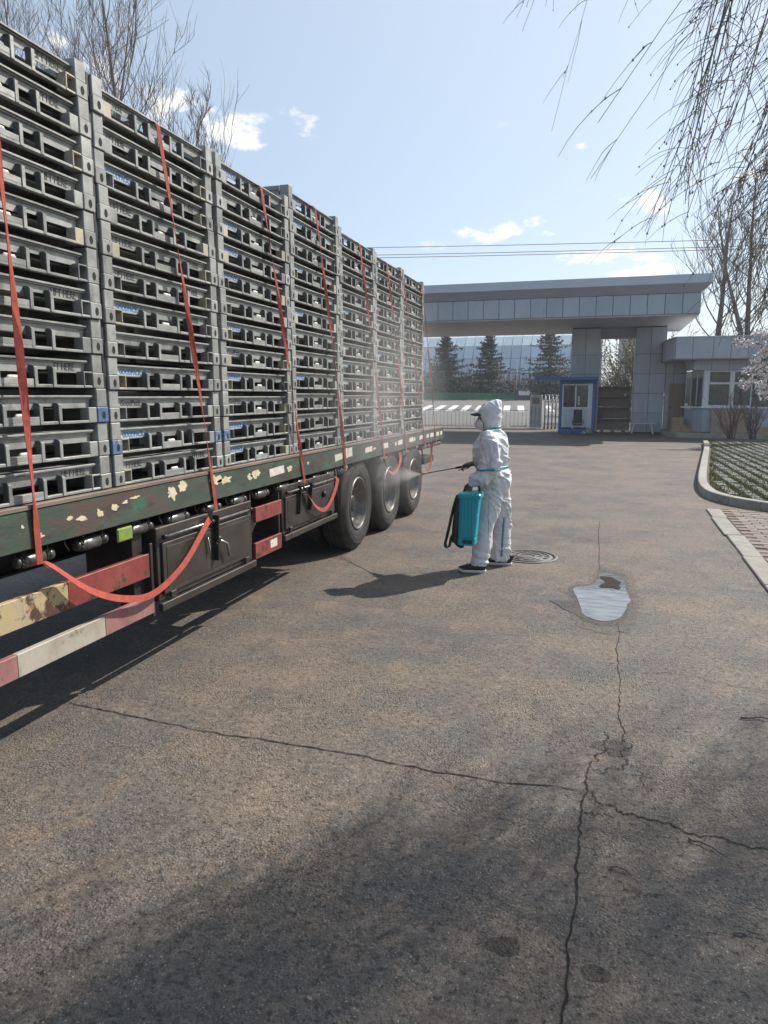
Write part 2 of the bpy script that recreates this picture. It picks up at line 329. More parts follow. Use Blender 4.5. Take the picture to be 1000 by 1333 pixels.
# ------------------------------------------------------------------ asphalt
def asphalt_mat(name='worn_asphalt', dark=1.0, gloss=.70):
    m = bpy.data.materials.new(name); m.use_nodes = True; t = m.node_tree; N = t.nodes; L = t.links
    b = N['Principled BSDF']; co = N.new('ShaderNodeTexCoord'); v = co.outputs['Object']
    def noise(s, d=6, r=.6, vec=v):
        n = N.new('ShaderNodeTexNoise'); n.inputs['Scale'].default_value = s; n.inputs['Detail'].default_value = d; n.inputs['Roughness'].default_value = r
        L.new(vec, n.inputs['Vector']); return n.outputs[0]
    def rng(x, a, bb, c=0., d=1.):
        n = N.new('ShaderNodeMapRange'); L.new(x, n.inputs[0])
        for i, q in enumerate((a, bb, c, d)): n.inputs[i+1].default_value = q
        return n.outputs[0]
    def mix(f, x, y, bt='MIX'):
        n = N.new('ShaderNodeMixRGB'); n.blend_type = bt
        for i, q in ((0, f), (1, x), (2, y)):
            if isinstance(q, (int, float)): n.inputs[i].default_value = q
            elif isinstance(q, tuple): n.inputs[i].default_value = (*q[:3], 1)
            else: L.new(q, n.inputs[i])
        return n.outputs[0]
    def mth(op, a, bb):
        n = N.new('ShaderNodeMath'); n.operation = op
        for i, q in enumerate((a, bb)):
            if isinstance(q, (int, float)): n.inputs[i].default_value = q
            else: L.new(q, n.inputs[i])
        return n.outputs[0]
    base = mix(rng(noise(.9, 7, .62), .36, .64), (.082,.075,.070), (.150,.117,.090))       # grey binder to tan dust
    base = mix(rng(noise(3.1, 6, .65), .52, .72), base, (.175,.132,.096))
    base = mix(mth('MULTIPLY', rng(noise(2.3, 7, .7), .56, .70), .7), base, (.055,.053,.052))                          # oily patches
    vo = N.new('ShaderNodeTexVoronoi'); vo.inputs['Scale'].default_value = 78; L.new(v, vo.inputs['Vector'])
    vo2 = N.new('ShaderNodeTexVoronoi'); vo2.inputs['Scale'].default_value = 230; L.new(v, vo2.inputs['Vector'])
    stone = N.new('ShaderNodeSeparateColor'); L.new(vo.outputs['Color'], stone.inputs[0])
    stone2 = N.new('ShaderNodeSeparateColor'); L.new(vo2.outputs['Color'], stone2.inputs[0])
    base = mix(1.0, base, rng(stone.outputs[0], 0, 1, .76, 1.28), 'MULTIPLY')
    base = mix(1.0, base, rng(stone2.outputs[1], 0, 1, .78, 1.24), 'MULTIPLY')
    base = mix(rng(stone2.outputs[0], .975, .99), base, (.30,.27,.23))                      # pale chips
    mid_ = rng(noise(22, 6, .75), .34, .66, .80, 1.20)
    base = mix(1.0, base, mid_, 'MULTIPLY')
    mid2 = rng(noise(60, 5, .8), .36, .64, .82, 1.18)
    base = mix(1.0, base, mid2, 'MULTIPLY')
    pits = rng(noise(34, 4, .7), .57, .68)
    base = mix(mth('MULTIPLY', pits, .75), base, (.030,.028,.026))
    if dark < 1: base = mix(1.0, base, (dark, dark*.98, dark*.97), 'MULTIPLY')
    L.new(base, b.inputs['Base Color'])
    b.inputs['Roughness'].default_value = gloss; b.inputs['Specular IOR Level'].default_value = .5
    loose = rng(noise(1.7, 5, .6), .42, .62)                                                  # where stones stand proud
    h = mth('ADD', mth('MULTIPLY', mth('MULTIPLY', rng(vo.outputs['Distance'], 0, .6, 1, 0), .0060), mth('ADD', loose, .25)),
            mth('MULTIPLY', rng(vo2.outputs['Distance'], 0, .6, 1, 0), .0020))
    h = mth('SUBTRACT', h, mth('MULTIPLY', pits, .006))
    h = mth('ADD', h, mth('MULTIPLY', noise(6, 6, .6), .016))
    bn = N.new('ShaderNodeBump'); bn.inputs['Strength'].default_value = 1.0; bn.inputs['Distance'].default_value = 1.0
    L.new(h, bn.inputs['Height']); L.new(bn.outputs[0], b.inputs['Normal'])
    return m
ASPHALT = asphalt_mat()
DAMP = asphalt_mat('damp_asphalt', .80, .7); SOAKED = asphalt_mat('soaked_asphalt', .42, .62)
ROADM = M('far_road_asphalt', (.115,.112,.108), (.145,.14,.135), .5, .85, 0, .003, 40)

def zr(y):                       # the street beyond the gate climbs a little
    if y < 40: return 0.0
    if y < 80: return (y-40)*0.0385
    return 1.54

def dip(x, y):
    """slow waviness of an old yard, flat where the puddle stands"""
    q = math.sqrt(((x-.05)/.75)**2 + ((y-6.55)/1.55)**2); f = min(1, max(0, (q-.75)/.5))
    return f*(.006*mnoise.noise(Vector((x*.55, y*.55, 3.1))) + .003*mnoise.noise(Vector((x*1.7, y*1.7, 7.7))))

def make_ground():
    xs = [-400,-120,-60,-30,-16] + [-9+.12*i for i in range(101)] + [6,12,30,60,120,400]
    ys = [-60,-20,-6] + [-2+.12*i for i in range(141)] + [17.5,22,28,34,40,46,52,60,70,80,110,200,500]
    V_ = []; F_ = []
    for y in ys:
        for x in xs:
            z = zr(y) + (dip(x, y) if (-9 < x < 3.1 and -2 < y < 15) else 0)
            V_.append((x, y, z))
    nx = len(xs)
    for j in range(len(ys)-1):
        for i in range(nx-1): F_.append((j*nx+i, j*nx+i+1, (j+1)*nx+i+1, (j+1)*nx+i))
    me = bpy.data.meshes.new('ground'); me.from_pydata(V_, [], F_); me.materials.append(ASPHALT)
    me.polygons.foreach_set('use_smooth', [True]*len(F_)); me.update()
    return link('ground', me, kind='structure', label='worn brown grey asphalt yard')
ground = make_ground()

def hz(x, y): return zr(y) + (dip(x, y) if (-9 < x < 3.1 and -2 < y < 15) else 0)

# street beyond the gate
rb = MB()
yy = [42,48,54,60,66,72.5]
vsr = []; 
for y in yy: vsr += [(-90,y,zr(y)+.006),(60,y,zr(y)+.006)]
rb.add(vsr, [(2*i,2*i+1,2*i+3,2*i+2) for i in range(len(yy)-1)])
road = rb.build('road', ROADM, kind='structure', label='pale grey street crossing beyond the gate')
for i in range(22):
    x = -27 + i*1.10
    mb = MB(); y0, y1 = 55.5, 63.3; sk = -.9
    mb.add([(x,y0,zr(y0)+.012),(x+.52,y0,zr(y0)+.012),(x+.52+sk,y1,zr(y1)+.012),(x+sk,y1,zr(y1)+.012)], [(0,1,2,3)])
    mb.build('crosswalk_stripe', WHITELINE, road)

# cracks: jagged grooves filled with dark dirt, lying in the sheet
def crack(pts, wd, seed, sub=26, rag=.02):
    rnd = random.Random(seed); P = []
    for i in range(len(pts)-1):
        a = Vector((*pts[i], 0)); b = Vector((*pts[i+1], 0))
        for k in range(sub): P.append(a.lerp(b, k/sub))
    P.append(Vector((*pts[-1], 0))); n = len(P); vs = []
    for i, p in enumerate(P):
        t = (P[min(i+1,n-1)]-P[max(0,i-1)]).normalized(); s = Vector((-t.y, t.x, 0))
        off = mnoise.noise(Vector((i*.35, seed*3.3, 0)))*rag + mnoise.noise(Vector((i*.09, seed*1.3, 5)))*rag*2
        ww = .72*wd*(.35+1.0*abs(mnoise.noise(Vector((i*.55, 9.1, seed))))+.5*rnd.random())*min(1, 22*(i+.8)/n, 22*(n-i)/n+.15)
        for sg in (-1, 1):
            q = p+s*(off+sg*ww*.5); vs.append((q.x, q.y, hz(q.x, q.y)+.0035))
    mb = MB(); mb.add(vs, [(2*i, 2*i+1, 2*i+3, 2*i+2) for i in range(n-1)])
    mb.build('crack', CRACK, ground)
crack([(-2.95,3.30),(-2.17,3.22),(-1.35,3.19),(-.70,3.13),(-.01,3.16)], .014, 1)
crack([(-.01,3.16),(.10,3.06),(.22,3.02),(.45,2.97),(.72,2.92),(1.1,2.86),(1.5,2.84)], .013, 2)
crack([(-.045,1.2),(-.03,1.88),(-.02,2.5),(-.01,2.9),(0,3.16),(.01,3.42)], .013, 3, rag=.012)
crack([(.01,3.40),(.06,3.52),(.10,3.68),(.09,3.80)], .012, 4)
crack([(.02,3.38),(.10,3.36),(.16,3.44),(.19,3.6),(.20,3.75)], .012, 5)
crack([(.19,3.62),(.165,4.0),(.165,4.38),(.17,5.0),(.185,5.75)], .008, 6, rag=.012)
crack([(.03,7.5),(.03,8.2),(.02,9.3),(.02,10.6)], .012, 7, rag=.01)
crack([(.20,3.5),(.25,3.42),(.28,3.25)], .007, 8)
crack([(0,3.0),(.05,2.97),(.12,2.98)], .012, 9)
crack([(.3,4.72),(.55,4.78),(.75,4.68),(1.05,4.62)], .007, 10)
crack([(-2.4,9.1),(-1.6,9.0),(-.3,9.05),(.8,9.0)], .009, 11, rag=.03)
crack([(-1.7,8.0),(-1.2,8.05),(-1.0,8.1)], .009, 12)
crack([(-2.1,11.6),(-.8,11.5),(.9,11.7)], .012, 13, rag=.04)
crack([(.12,2.55),(.2,2.52),(.28,2.53)], .007, 14)
# worn-out hollow beside the junction of the joints
def patch(name, pts, mat, seed, z=.003, sub=10, amp=.06, **kw):
    n = len(pts); ring = []
    for i in range(n):
        p0, p1, p2, p3 = [Vector(pts[(i+k-1) % n]) for k in range(4)]
        for k in range(sub):
            t = k/sub
            q = .5*((2*p1)+(p2-p0)*t+(2*p0-5*p1+4*p2-p3)*t*t+(3*p1-p0-3*p2+p3)*t**3)
            a = mnoise.noise(Vector((q.x*9, q.y*9, seed)))*amp + mnoise.noise(Vector((q.x*30, q.y*30, seed)))*amp*.25
            ring.append(q)
            ring[-1] = q + (q-Vector((sum(p[0] for p in pts)/n, sum(p[1] for p in pts)/n))).normalized()*a
    c = Vector((sum(p[0] for p in pts)/n, sum(p[1] for p in pts)/n))
    vs = [(c.x, c.y, z+hz(c.x, c.y))] + [(p.x, p.y, z+hz(p.x, p.y)) for p in ring]; k = len(ring)
    mb = MB(); mb.add(vs, [(0, 1+i, 1+(i+1) % k) for i in range(k)])
    return mb.build(name, mat, **kw)

# puddle: flat water with a dark wet margin and a muddy island
WET = M('wet_asphalt', (.040,.036,.033), (.07,.062,.055), 9, .34, 0, .004, 90, spec=.5, rvar=.2)
WATER = bpy.data.materials.new('puddle_water'); WATER.use_nodes = True
b_ = WATER.node_tree.nodes['Principled BSDF']; b_.inputs['Base Color'].default_value = (.34,.35,.36,1); b_.inputs['Roughness'].default_value = .04; b_.inputs['IOR'].default_value = 1.33
b_.inputs['Specular IOR Level'].default_value = .9
wn = WATER.node_tree.nodes.new('ShaderNodeTexNoise'); wn.inputs['Scale'].default_value = 14; wn.inputs['Detail'].default_value = 3
wn3 = WATER.node_tree.nodes.new('ShaderNodeTexNoise'); wn3.inputs['Scale'].default_value = 5; wn3.inputs['Detail'].default_value = 6
wco = WATER.node_tree.nodes.new('ShaderNodeTexCoord'); wmp = WATER.node_tree.nodes.new('ShaderNodeMapping'); wmp.inputs['Scale'].default_value = (1, 3.2, 1)
WATER.node_tree.links.new(wco.outputs['Object'], wmp.inputs[0]); WATER.node_tree.links.new(wmp.outputs[0], wn3.inputs['Vector'])
wcr = WATER.node_tree.nodes.new('ShaderNodeValToRGB'); wcr.color_ramp.elements[0].position = .36; wcr.color_ramp.elements[0].color = (.11,.112,.115,1); wcr.color_ramp.elements[1].position = .60; wcr.color_ramp.elements[1].color = (.20,.207,.213,1)  # pale milky base colour stands in for the bright sky reflection
WATER.node_tree.links.new(wn3.outputs[0], wcr.inputs[0]); WATER.node_tree.links.new(wcr.outputs[0], b_.inputs['Base Color'])
wb = WATER.node_tree.nodes.new('ShaderNodeBump'); wb.inputs['Distance'].default_value = .0006
WATER.node_tree.links.new(wn.outputs[0], wb.inputs['Height']); WATER.node_tree.links.new(wb.outputs[0], b_.inputs['Normal'])
PUD = [(.043,7.39),(.13,7.41),(.257,7.22),(.274,6.82),(.297,6.5),(.236,6.06),(.172,5.83),(.033,5.79),(-.075,5.9),(-.113,6.17),(-.147,6.45),(-.171,6.74),(-.03,6.9),(.02,7.15)]
def scaled(pts, k, c=(.06,6.5)): return [((x-c[0])*k+c[0], (y-c[1])*k+c[1]) for x, y in pts]
wl = hz(.08, 6.45)
def flat_patch(name, pts, mat, seed, z, amp=.03, **kw):
    o = patch(name, pts, mat, seed, 0, 8, amp, **kw)
    for v in o.data.vertices: v.co.z = z
    return o
patch('damp_margin', scaled(PUD, 1.42), DAMP, 14, .0018, 14, .10, kind='structure', label='slightly damp asphalt round the puddle')
patch('wet_margin', scaled(PUD, 1.17), SOAKED, 4, .0030, 14, .07, kind='structure', label='dark wet asphalt at the edge of the puddle')
patch('wet_margin', [(-.36,6.26),(-.24,6.28),(-.14,6.22),(-.07,5.98),(-.06,5.80),(-.16,5.92),(-.25,6.08)], SOAKED, 8, .0040, 10, .03, kind='structure', label='wet tongue of asphalt left of the puddle')
for k_, (cx_, cy_, r_) in enumerate(((-.24,2.12,.045),(.055,2.09,.035),(.12,3.62,.08))):
    patch('oil_stain', [(cx_+r_*math.cos(a)*1.2, cy_+r_*math.sin(a)) for a in [2*PI*q/8 for q in range(8)]], SOAKED, 30+k_, .0015, 12, r_*.7, kind='structure', label='dark stain on the asphalt')
zmax = .0055
flat_patch('puddle_water', PUD, WATER, 5, zmax, .022, kind='structure', label='shallow puddle of milky water with the pale sky put into its colour')
flat_patch('puddle_mud', [(.058,7.21),(.12,7.29),(.179,7.21),(.225,6.98),(.21,6.84),(.14,6.86),(.053,6.82),(.045,6.92),(.09,7.02)], MUD, 6, zmax+.004, .05, kind='structure', label='dark mud island standing in the puddle')

# manhole cover
mh = thing('manhole_cover', 'round cast iron manhole cover set in the asphalt behind the worker', 'manhole cover', (-.74, 7.98, hz(-.74, 7.98)))
MB().lathe([(.30,0.0),(.30,.008),(.345,.008),(.345,-.01),(.30,-.01)], n=48, cap=False).build('frame_ring', IRON, mh)
MB().lathe([(.0005,.004),(.285,.004),(.285,-.01)], n=48, cap=False).build('cover', IRON, mh)
for r0, r1 in ((.24,.262),(.165,.185),(.085,.105)):
    MB().lathe([(r0,.004),(r0,.010),(r1,.010),(r1,.004)], n=40, cap=False).build('raised_ring', IRON, mh)
for k in range(8):
    a = k*PI/4; ca, sa = math.cos(a), math.sin(a)
    MB().bar((ca*.115,sa*.115,.007),(ca*.155,sa*.155,.007),.02,.006).build('raised_bar', IRON, mh)
for k in range(14):
    a = k*2*PI/14+.1; ca, sa = math.cos(a), math.sin(a)
    MB().bar((ca*.195,sa*.195,.007),(ca*.23,sa*.23,.007),.03,.006).build('raised_bar', IRON, mh)
MB().lathe([(.0005,.0115),(.018,.0115),(.018,.004)], (.22,-.07,0), n=12, cap=False).build('pick_hole', HOLE, mh)

# fallen twigs
def twig(p0, p1, lab, seed, r=.006):
    rnd = random.Random(seed); n = 7; pts = []
    for i in range(n):
        t = i/(n-1); x = p0[0]+(p1[0]-p0[0])*t+rnd.uniform(-.006,.006); y = p0[1]+(p1[1]-p0[1])*t+rnd.uniform(-.008,.008)+.012*math.sin(t*PI)
        pts.append((x, y, hz(x, y)+r+.002+.006*math.sin(t*PI)))
    tag(MB().tube(pts, [r*(1-.6*i/n) for i in range(n)], 5).build('twig', TWIG), lab, 'twig', 'fallen twigs on the asphalt')
twig((.80,4.16),(1.0,4.19), 'short dark twig lying near the right edge of the yard', 1)
twig((.40,2.90),(.53,2.82), 'thin curved twig lying right of the long joint crack', 2, .005)
twig((.49,2.38),(.58,2.40), 'small twig lying in the shade near the lower right corner', 3, .005)
twig((-.62,2.06),(-.56,2.10), 'tiny twig lying alone near the bottom middle of the yard', 4, .004)
twig((.10,2.62),(.18,2.60), 'stubby twig beside the long joint crack in the shade', 5, .005)

# ------------------------------------------------------------------ crates on the lorry
FX = -2.62                                     # front plane of the load
CW, CD = 1.222, 1.44
def text_mesh(body, size, mat, name, sx=1.0, shear=0.0):
    cu = bpy.data.curves.new('t', 'FONT'); cu.body = body; cu.size = size; cu.extrude = .0006; cu.resolution_u = 2; cu.shear = shear; cu.offset = .0011 if mat is PRINT_BLUE else .0003
    o = bpy.data.objects.new('t', cu); col.objects.link(o)
    dg = bpy.context.evaluated_depsgraph_get(); me = bpy.data.meshes.new_from_object(o.evaluated_get(dg))
    bpy.data.objects.remove(o); bpy.data.curves.remove(cu)
    for v in me.vertices:                                          # reads along +Y on a face that looks along +X
        x, y, z = v.co; v.co = (z, x*sx, y)
    me.name = name; me.materials.clear(); me.materials.append(mat); me.update()
    return me
T_LIFT = text_mesh('LIFT HERE', .052, PRINT_DARK, 'stencil_text', .80)
T_LIFT2 = text_mesh('LIFT HERE', .046, PRINT_DARK, 'stencil_text', .78)
T_FT = text_mesh('FT HERE', .052, PRINT_DARK, 'stencil_text', .80)
T_GP = text_mesh('GOODPACK', .046, PRINT_BLUE, 'blue_text', .78)
T_GPS = text_mesh('GoodPack', .050, PRINT_DARK, 'script_text', .9, .25)
logo = MB()
for s_, z0, z1 in ((.022,0,.0012),):
    o4 = [(0,-s_),(s_,0),(0,s_),(-s_,0)]; i4 = [(a*.62,b*.62) for a,b in o4]
    logo.add([(z1,a,b) for a,b in o4]+[(z1,a,b) for a,b in i4], [(k,(k+1)%4,4+(k+1)%4,4+k) for k in range(4)])
    logo.add([(z1,a*.36,b*.36) for a,b in o4], [(0,1,2,3)])
LOGO = logo.mesh('logo', PRINT_BLUE)

crate_proto = {}
def crate_meshes(h):
    """meshes of one folded container, layer height h; local origin at the front left bottom corner; face looks along +X"""
    u = lambda a: a*CW
    d = {}
    po = .042                                                      # recess of the panel
    b = MB()                                                       # base: floor, lower rails, back and end skirts
    b.box(-CD+.02, -po-.05, .02, CW-.02, h*.42, h*.46)            # floor plate
    b.box(-.40, -.396, .02, CW-.02, .004, h*.97)                   # inner wall
    b.box(-.032, -.004, .09, CW-.09, .002, .016)                   # lower front lip
    b.box(-CD, -CD+.03, .02, CW-.02, .004, h*.98)
    for y in (.012, CW-.032): b.box(-CD+.03, -.09, y, y+.02, h*.1, h*.78)
    for a in (.36, .64): b.box(-CD+.03, -.35, u(a)-.03, u(a)+.03, .004, h*.42)
    d['base_frame'] = b.mesh('base_frame', GALV, .002)
    p = MB()                                                       # folded front wall: panel with notches over the openings
    z0, z1 = h*.415, h*.76
    notch = [(.085,h*.44),(.30,h*.44),(.30,h*.50),(.405,h*.50),(.405,h*.42),(.595,h*.42),(.595,h*.50),(.70,h*.50),(.70,h*.44),(.915,h*.44)]
    p.prism([(u(a),z) for a, z in notch]+[(u(.93),z1),(u(.07),z1)], 'x', -po-.004, -po)
    p.box(-po-.004, -po, u(.07), u(.085), h*.3, z1-.02)
    d['front_panel'] = p.mesh('front_panel', GALV, 0)
    r = MB(); r.box(-po, -po+.022, u(.072), u(.928), h*.745, h*.80); r.box(-po, -po+.012, u(.072), u(.928), h*.70, h*.74)
    r.box(-po-.08, -po-.0, u(.072), u(.928), h*.785, h*.80)
    d['top_rim'] = r.mesh('top_rim', GALV, .002)
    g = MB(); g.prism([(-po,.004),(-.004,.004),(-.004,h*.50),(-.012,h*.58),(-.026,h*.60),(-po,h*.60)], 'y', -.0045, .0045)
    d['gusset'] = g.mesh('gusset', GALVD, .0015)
    g = MB(); g.box(-.008, 0, -.011, .011, .004, h*.55); d['gusset_flange'] = g.mesh('gusset_flange', GALV, .0015)
    c = MB(); c.box(-.085, -.002, .0, .083, h*.46, h*.995); c.box(-.085, -.076, .0, .0875, h*.46, h*.995)
    d['corner_post'] = c.mesh('corner_post', GALV, .004)
    f = MB(); f.box(-.09, .003, -.004, .086, .002, h*.46)
    d['foot_block'] = f.mesh('foot_block', GALV, .004)
    q = MB(); q.prism([(.045+.014*math.cos(k*PI/6)*1.0, h*.22+.022*math.sin(k*PI/6)) for k in range(12)], 'x', .0032, .0040)
    d['lock_hole'] = q.mesh('lock_hole', HOLE)
    k = MB()
    for (y0,y1,zz0,zz1) in ((0,.066,.004,.014),(0,.066,h*.44,h*.44+.008),(.058,.066,.014,h*.44)): k.box(-.06,-.001,y0,y1,zz0,zz1)
    k.box(-.060,-.05,0,.066,.014,h*.44)
    d['pocket_open'] = k.mesh('fork_pocket', POCKET, .0015)
    k = MB(); k.box(-.06,-.003,0,.066,.004,h*.455); d['pocket_shut'] = k.mesh('fork_pocket', POCKET, .003)
    l = MB(); l.box(-.034, -.004, u(.417), u(.583), .016, h*.235); l.box(-.030, -.004, u(.417), u(.583), h*.118, h*.130)
    d['centre_sill'] = l.mesh('centre_sill', GALV, .002)
    e = MB(); e.tube([(-.020, u(.468), h*.22),(-.018, u(.478), h*.275),(-.018, u(.522), h*.275),(-.020, u(.532), h*.22)], [.006,.009,.009,.006], 8)
    d['latch'] = e.mesh('latch', LATCH)
    s = MB(); s.box(-.02,-.006,u(.312),u(.398),.016,h*.10)
    d['lower_sill'] = s.mesh('lower_sill', GALV, .002)
    w_ = MB(); w_.box(-CD+.03, -.09, .004, .011, .004, h*.985); w_.tube([(-CD+.2,.0,h*.62),(-.32,.0,h*.62),(-.26,.0,h*.66),(-.24,.0,h*.80),(-.1,0,h*.80)], .006, 6)
    d['end_panel'] = w_.mesh('end_panel', GALV, .001)
    return d

ORD = ['top','second','third','fourth','fifth','sixth','seventh','eighth','ninth','tenth','eleventh','bottom']
STACKN = ['leftmost','second','third','fourth','fifth','sixth','rearmost']
starts = [2.228, 3.49, 4.760, 6.000, 7.235, 8.455, 9.685]
pitches = [.1825, .180, .180, .189, .183, .181, .1805]
DECK_Z = 1.240
rc = random.Random(11)
left_txt = {(1,2):'G',(1,1):'L2',(1,0):'L2',(1,3):'L',(1,4):'L',(1,5):'L',(1,6):'G',(1,8):'G',(1,9):'S',(1,10):'G',(1,11):'F',
            (2,0):'G',(2,2):'G',(2,3):'G',(2,4):'G',(2,6):'G',(2,8):'G',(2,9):'S',(2,10):'G',(2,11):'G',(2,7):'S',(3,0):'G',(3,1):'G',(3,5):'G',(3,8):'G',(3,3):'G',
            (4,0):'G',(4,4):'G',(4,7):'G',(5,1):'G',(5,6):'G',(6,4):'G',(6,0):'G'}
right_txt = {(0,0):'L',(0,3):'L',(0,6):'L',(0,8):'F',(0,11):'L',(0,1):'L2',(1,1):'L2',(1,4):'L2',(1,5):'L2',(1,6):'L2',(1,2):'L2',(2,2):'L2',(1,11):'L2'}
blue_foot = {(0,9,1),(1,10,0),(2,10,0),(1,10,1)}
for b in range(7):
    h = pitches[b]; ms = crate_meshes(h); grey_pocket = {}
    for key in ('pocket_open', 'pocket_shut'):
        g_me = ms[key].copy(); g_me.materials.clear(); g_me.materials.append(GALV); grey_pocket[ms[key].name] = g_me
    for k in range(12):                                            # k = 0 at the top
        z = DECK_Z + (11-k)*h
        lab = ('grey folding crate, %s in the %s on the trailer' %
               (ORD[k] if k in (0, 11) else ORD[k]+' from top', STACKN[b]+' stack' if b in (0, 6) else STACKN[b]+' stack from left'))
        root = thing('folding_crate', lab, 'crate', (FX+rc.uniform(-.007,.007), starts[b]+rc.uniform(-.005,.005), z), rc.uniform(-.003,.003),
                     'folded grey steel crates stacked on the trailer')
        P = lambda n, loc=(0,0,0), nm=None: link(nm or n, ms[n], root, loc=loc)
        P('base_frame'); P('front_panel'); P('top_rim'); P('centre_sill'); P('lower_sill'); P('lower_sill', (0, .29*CW, 0))
        if rc.random() < .8: P('latch', (0, rc.uniform(-.02,.02), 0))
        for a in (.302,.408,.592,.698):
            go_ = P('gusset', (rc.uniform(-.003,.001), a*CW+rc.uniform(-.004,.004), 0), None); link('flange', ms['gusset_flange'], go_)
        for side in (0, 1):
            y = 0 if side == 0 else CW-.083
            P('corner_post', (0, y, 0)); fo = P('foot_block', (0, y, 0))
            if (b, k, side) in blue_foot:
                fo.data = fo.data.copy(); fo.data.materials.clear(); fo.data.materials.append(BLUEP); fo['label'] = 'foot block painted blue'
            link('lock_hole', ms['lock_hole'], fo, loc=(0,0,0))
            pk = P('pocket_open' if rc.random() < .6 else 'pocket_shut', nm='fork_pocket')
            if rc.random() < .62: pk.data = gp_ if (gp_ := grey_pocket.get(pk.data.name)) else pk.data
            if side == 0: pk.location = (0, .087, 0)
            else: pk.location = (0, CW-.087, 0); pk.scale = (1,-1,1)
            pk.scale = (1, 1 if side == 0 else -1, 1)
        P('end_panel'); q_ = P('end_panel', (0, CW, 0)); q_.scale = (1, -1, 1)
        zt = h*.50
        for side, tab in ((0, left_txt), (1, right_txt)):
            t = tab.get((b, k))
            if not t: continue
            me = {'L':T_LIFT,'L2':T_LIFT2,'F':T_FT,'G':T_GP,'S':T_GPS}[t]
            y = (.150 if side == 0 else .725*CW) + rc.uniform(-.01,.01)
            if t == 'G':
                bd = MB(); bd.box(-.0418,-.0412,.130,.130+.285,zt-.006,zt+.040); o = bd.build('print_band', PRINT_BAND, root)
                link('lettering', me, root, loc=(-.0408, .146, zt)); link('logo', LOGO, root, loc=(-.0408, .388, zt+.018))
            else: link('lettering', me, root, loc=(-.0405, y, zt+.001))

ub_ = MB(); ub_.box(FX-.05, FX-.012, 3.456, 3.486, DECK_Z, 3.40)  # flat near-black strip filling the gap between the stacks
tag(ub_.build('dark_strip', M('near_black_strip', (.012,.013,.017), (.022,.023,.028), 8, .6), None, .003), 'narrow black strip standing in the gap between the two leftmost crate stacks', 'upright')

# ------------------------------------------------------------------ flatbed trailer
SX = -2.59                                     # outer face of the side beam
TY0, TY1 = -1.6, 12.25
TW = 2.5
tr = thing('flatbed_trailer', 'long weathered green flatbed trailer carrying stacked grey crates', 'trailer', (SX, 0, 0))
mb = MB(); mb.box(-TW+.05, -.05, TY0+.02, TY1-.02, 1.175, 1.225); mb.build('deck', DECKEDGE, tr)
mb = MB(); mb.box(-.055, 0, TY0, TY1, 1.025, 1.212); mb.box(-.14, -.055, TY0, TY1, 1.025, 1.035)
mb.build('side_beam', GREENP, tr, .004)
mb = MB(); mb.box(-.075, .006, TY0, TY1, 1.213, 1.236); mb.build('deck_edge', DECKEDGE, tr, .003)
mb = MB(); mb.box(-TW, -TW+.055, TY0, TY1, 1.025, 1.212); mb.build('side_beam', GREENP, tr, .004)
mb = MB(); mb.box(-TW+.06, -.06, TY1-.05, TY1, 1.025, 1.17); mb.build('rear_beam', GREENP, tr, .004)
for x in (-.78, -1.72):
    mb = MB(); mb.box(x-.07, x+.07, TY0, TY1-.3, .70, .715); mb.box(x-.07, x+.07, TY0, TY1-.3, 1.10, 1.115); mb.box(x-.008, x+.008, TY0, TY1-.3, .715, 1.10)
    mb.build('chassis_beam', CHASSIS, tr)
for i in range(28):
    y = TY0+.25+i*.49
    mb = MB(); mb.box(-TW+.06, -.06, y-.03, y+.03, 1.06, 1.172); mb.build('cross_member', CHASSIS, tr)
# peeling cream paint and reflective tape along the beam
rt_ = random.Random(5)
def blotch(y0, y1, z0, z1, mat, name, seed):
    n = 34; pts = []
    for i in range(n):
        a = 2*PI*i/n; c, s_ = math.cos(a), math.sin(a); k = .68+.5*mnoise.noise(Vector((c*1.3, s_*1.3, seed*.37)))+.16*mnoise.noise(Vector((c*4, s_*4, seed*.91)))+.10*mnoise.noise(Vector((c*11, s_*11, seed*.91)))
        k = max(.18, k); pts.append(((y0+y1)/2+(y1-y0)*.72*c*k, (z0+z1)/2+(z1-z0)*.72*s_*k))
    MB().prism(pts, 'x', .0, .0022).build(name, mat, tr)
for (y0,y1,z0,z1) in ((3.05,3.09,1.12,1.14),(3.12,3.19,1.10,1.13),(3.28,3.33,1.10,1.145),(3.40,3.46,1.12,1.15),(3.50,3.55,1.14,1.16),(3.58,3.66,1.16,1.175),(3.95,4.05,1.10,1.18),(4.07,4.17,1.14,1.2),
                      (4.46,4.62,1.13,1.20),(4.60,4.78,1.12,1.175),(5.03,5.12,1.10,1.15),(5.10,5.24,1.11,1.17),(5.78,5.88,1.10,1.15),(6.22,6.27,1.12,1.15),(8.25,8.36,1.11,1.14),(8.6,8.66,1.11,1.14),(2.82,2.88,1.07,1.09),(2.74,2.76,1.13,1.15),(9.2,9.3,1.1,1.15),(10.2,10.3,1.1,1.16)):
    blotch(y0,y1,z0,z1,CREAM,'paint_remnant',int(y0*100))
for (y0,y1,z0,z1) in ((5.42,5.72,1.09,1.165),(6.95,7.18,1.085,1.16),(7.28,7.36,1.09,1.20),(7.36,7.50,1.10,1.20),(7.95,8.22,1.10,1.165),(8.62,8.9,1.10,1.165),(9.35,9.58,1.10,1.165),(9.95,10.2,1.10,1.165),(10.55,10.75,1.10,1.165),(11.0,11.16,1.10,1.165),(11.25,11.5,1.10,1.165),(11.7,11.9,1.10,1.165),(12.0,12.15,1.10,1.165)):
    MB().prism([(y0+rt_.uniform(0,.02),z0),(y1,z0+rt_.uniform(0,.015)),(y1-rt_.uniform(0,.02),z1),(y0,z1-rt_.uniform(0,.01))], 'x', .0, .0025).build('reflective_tape', TAPE, tr)

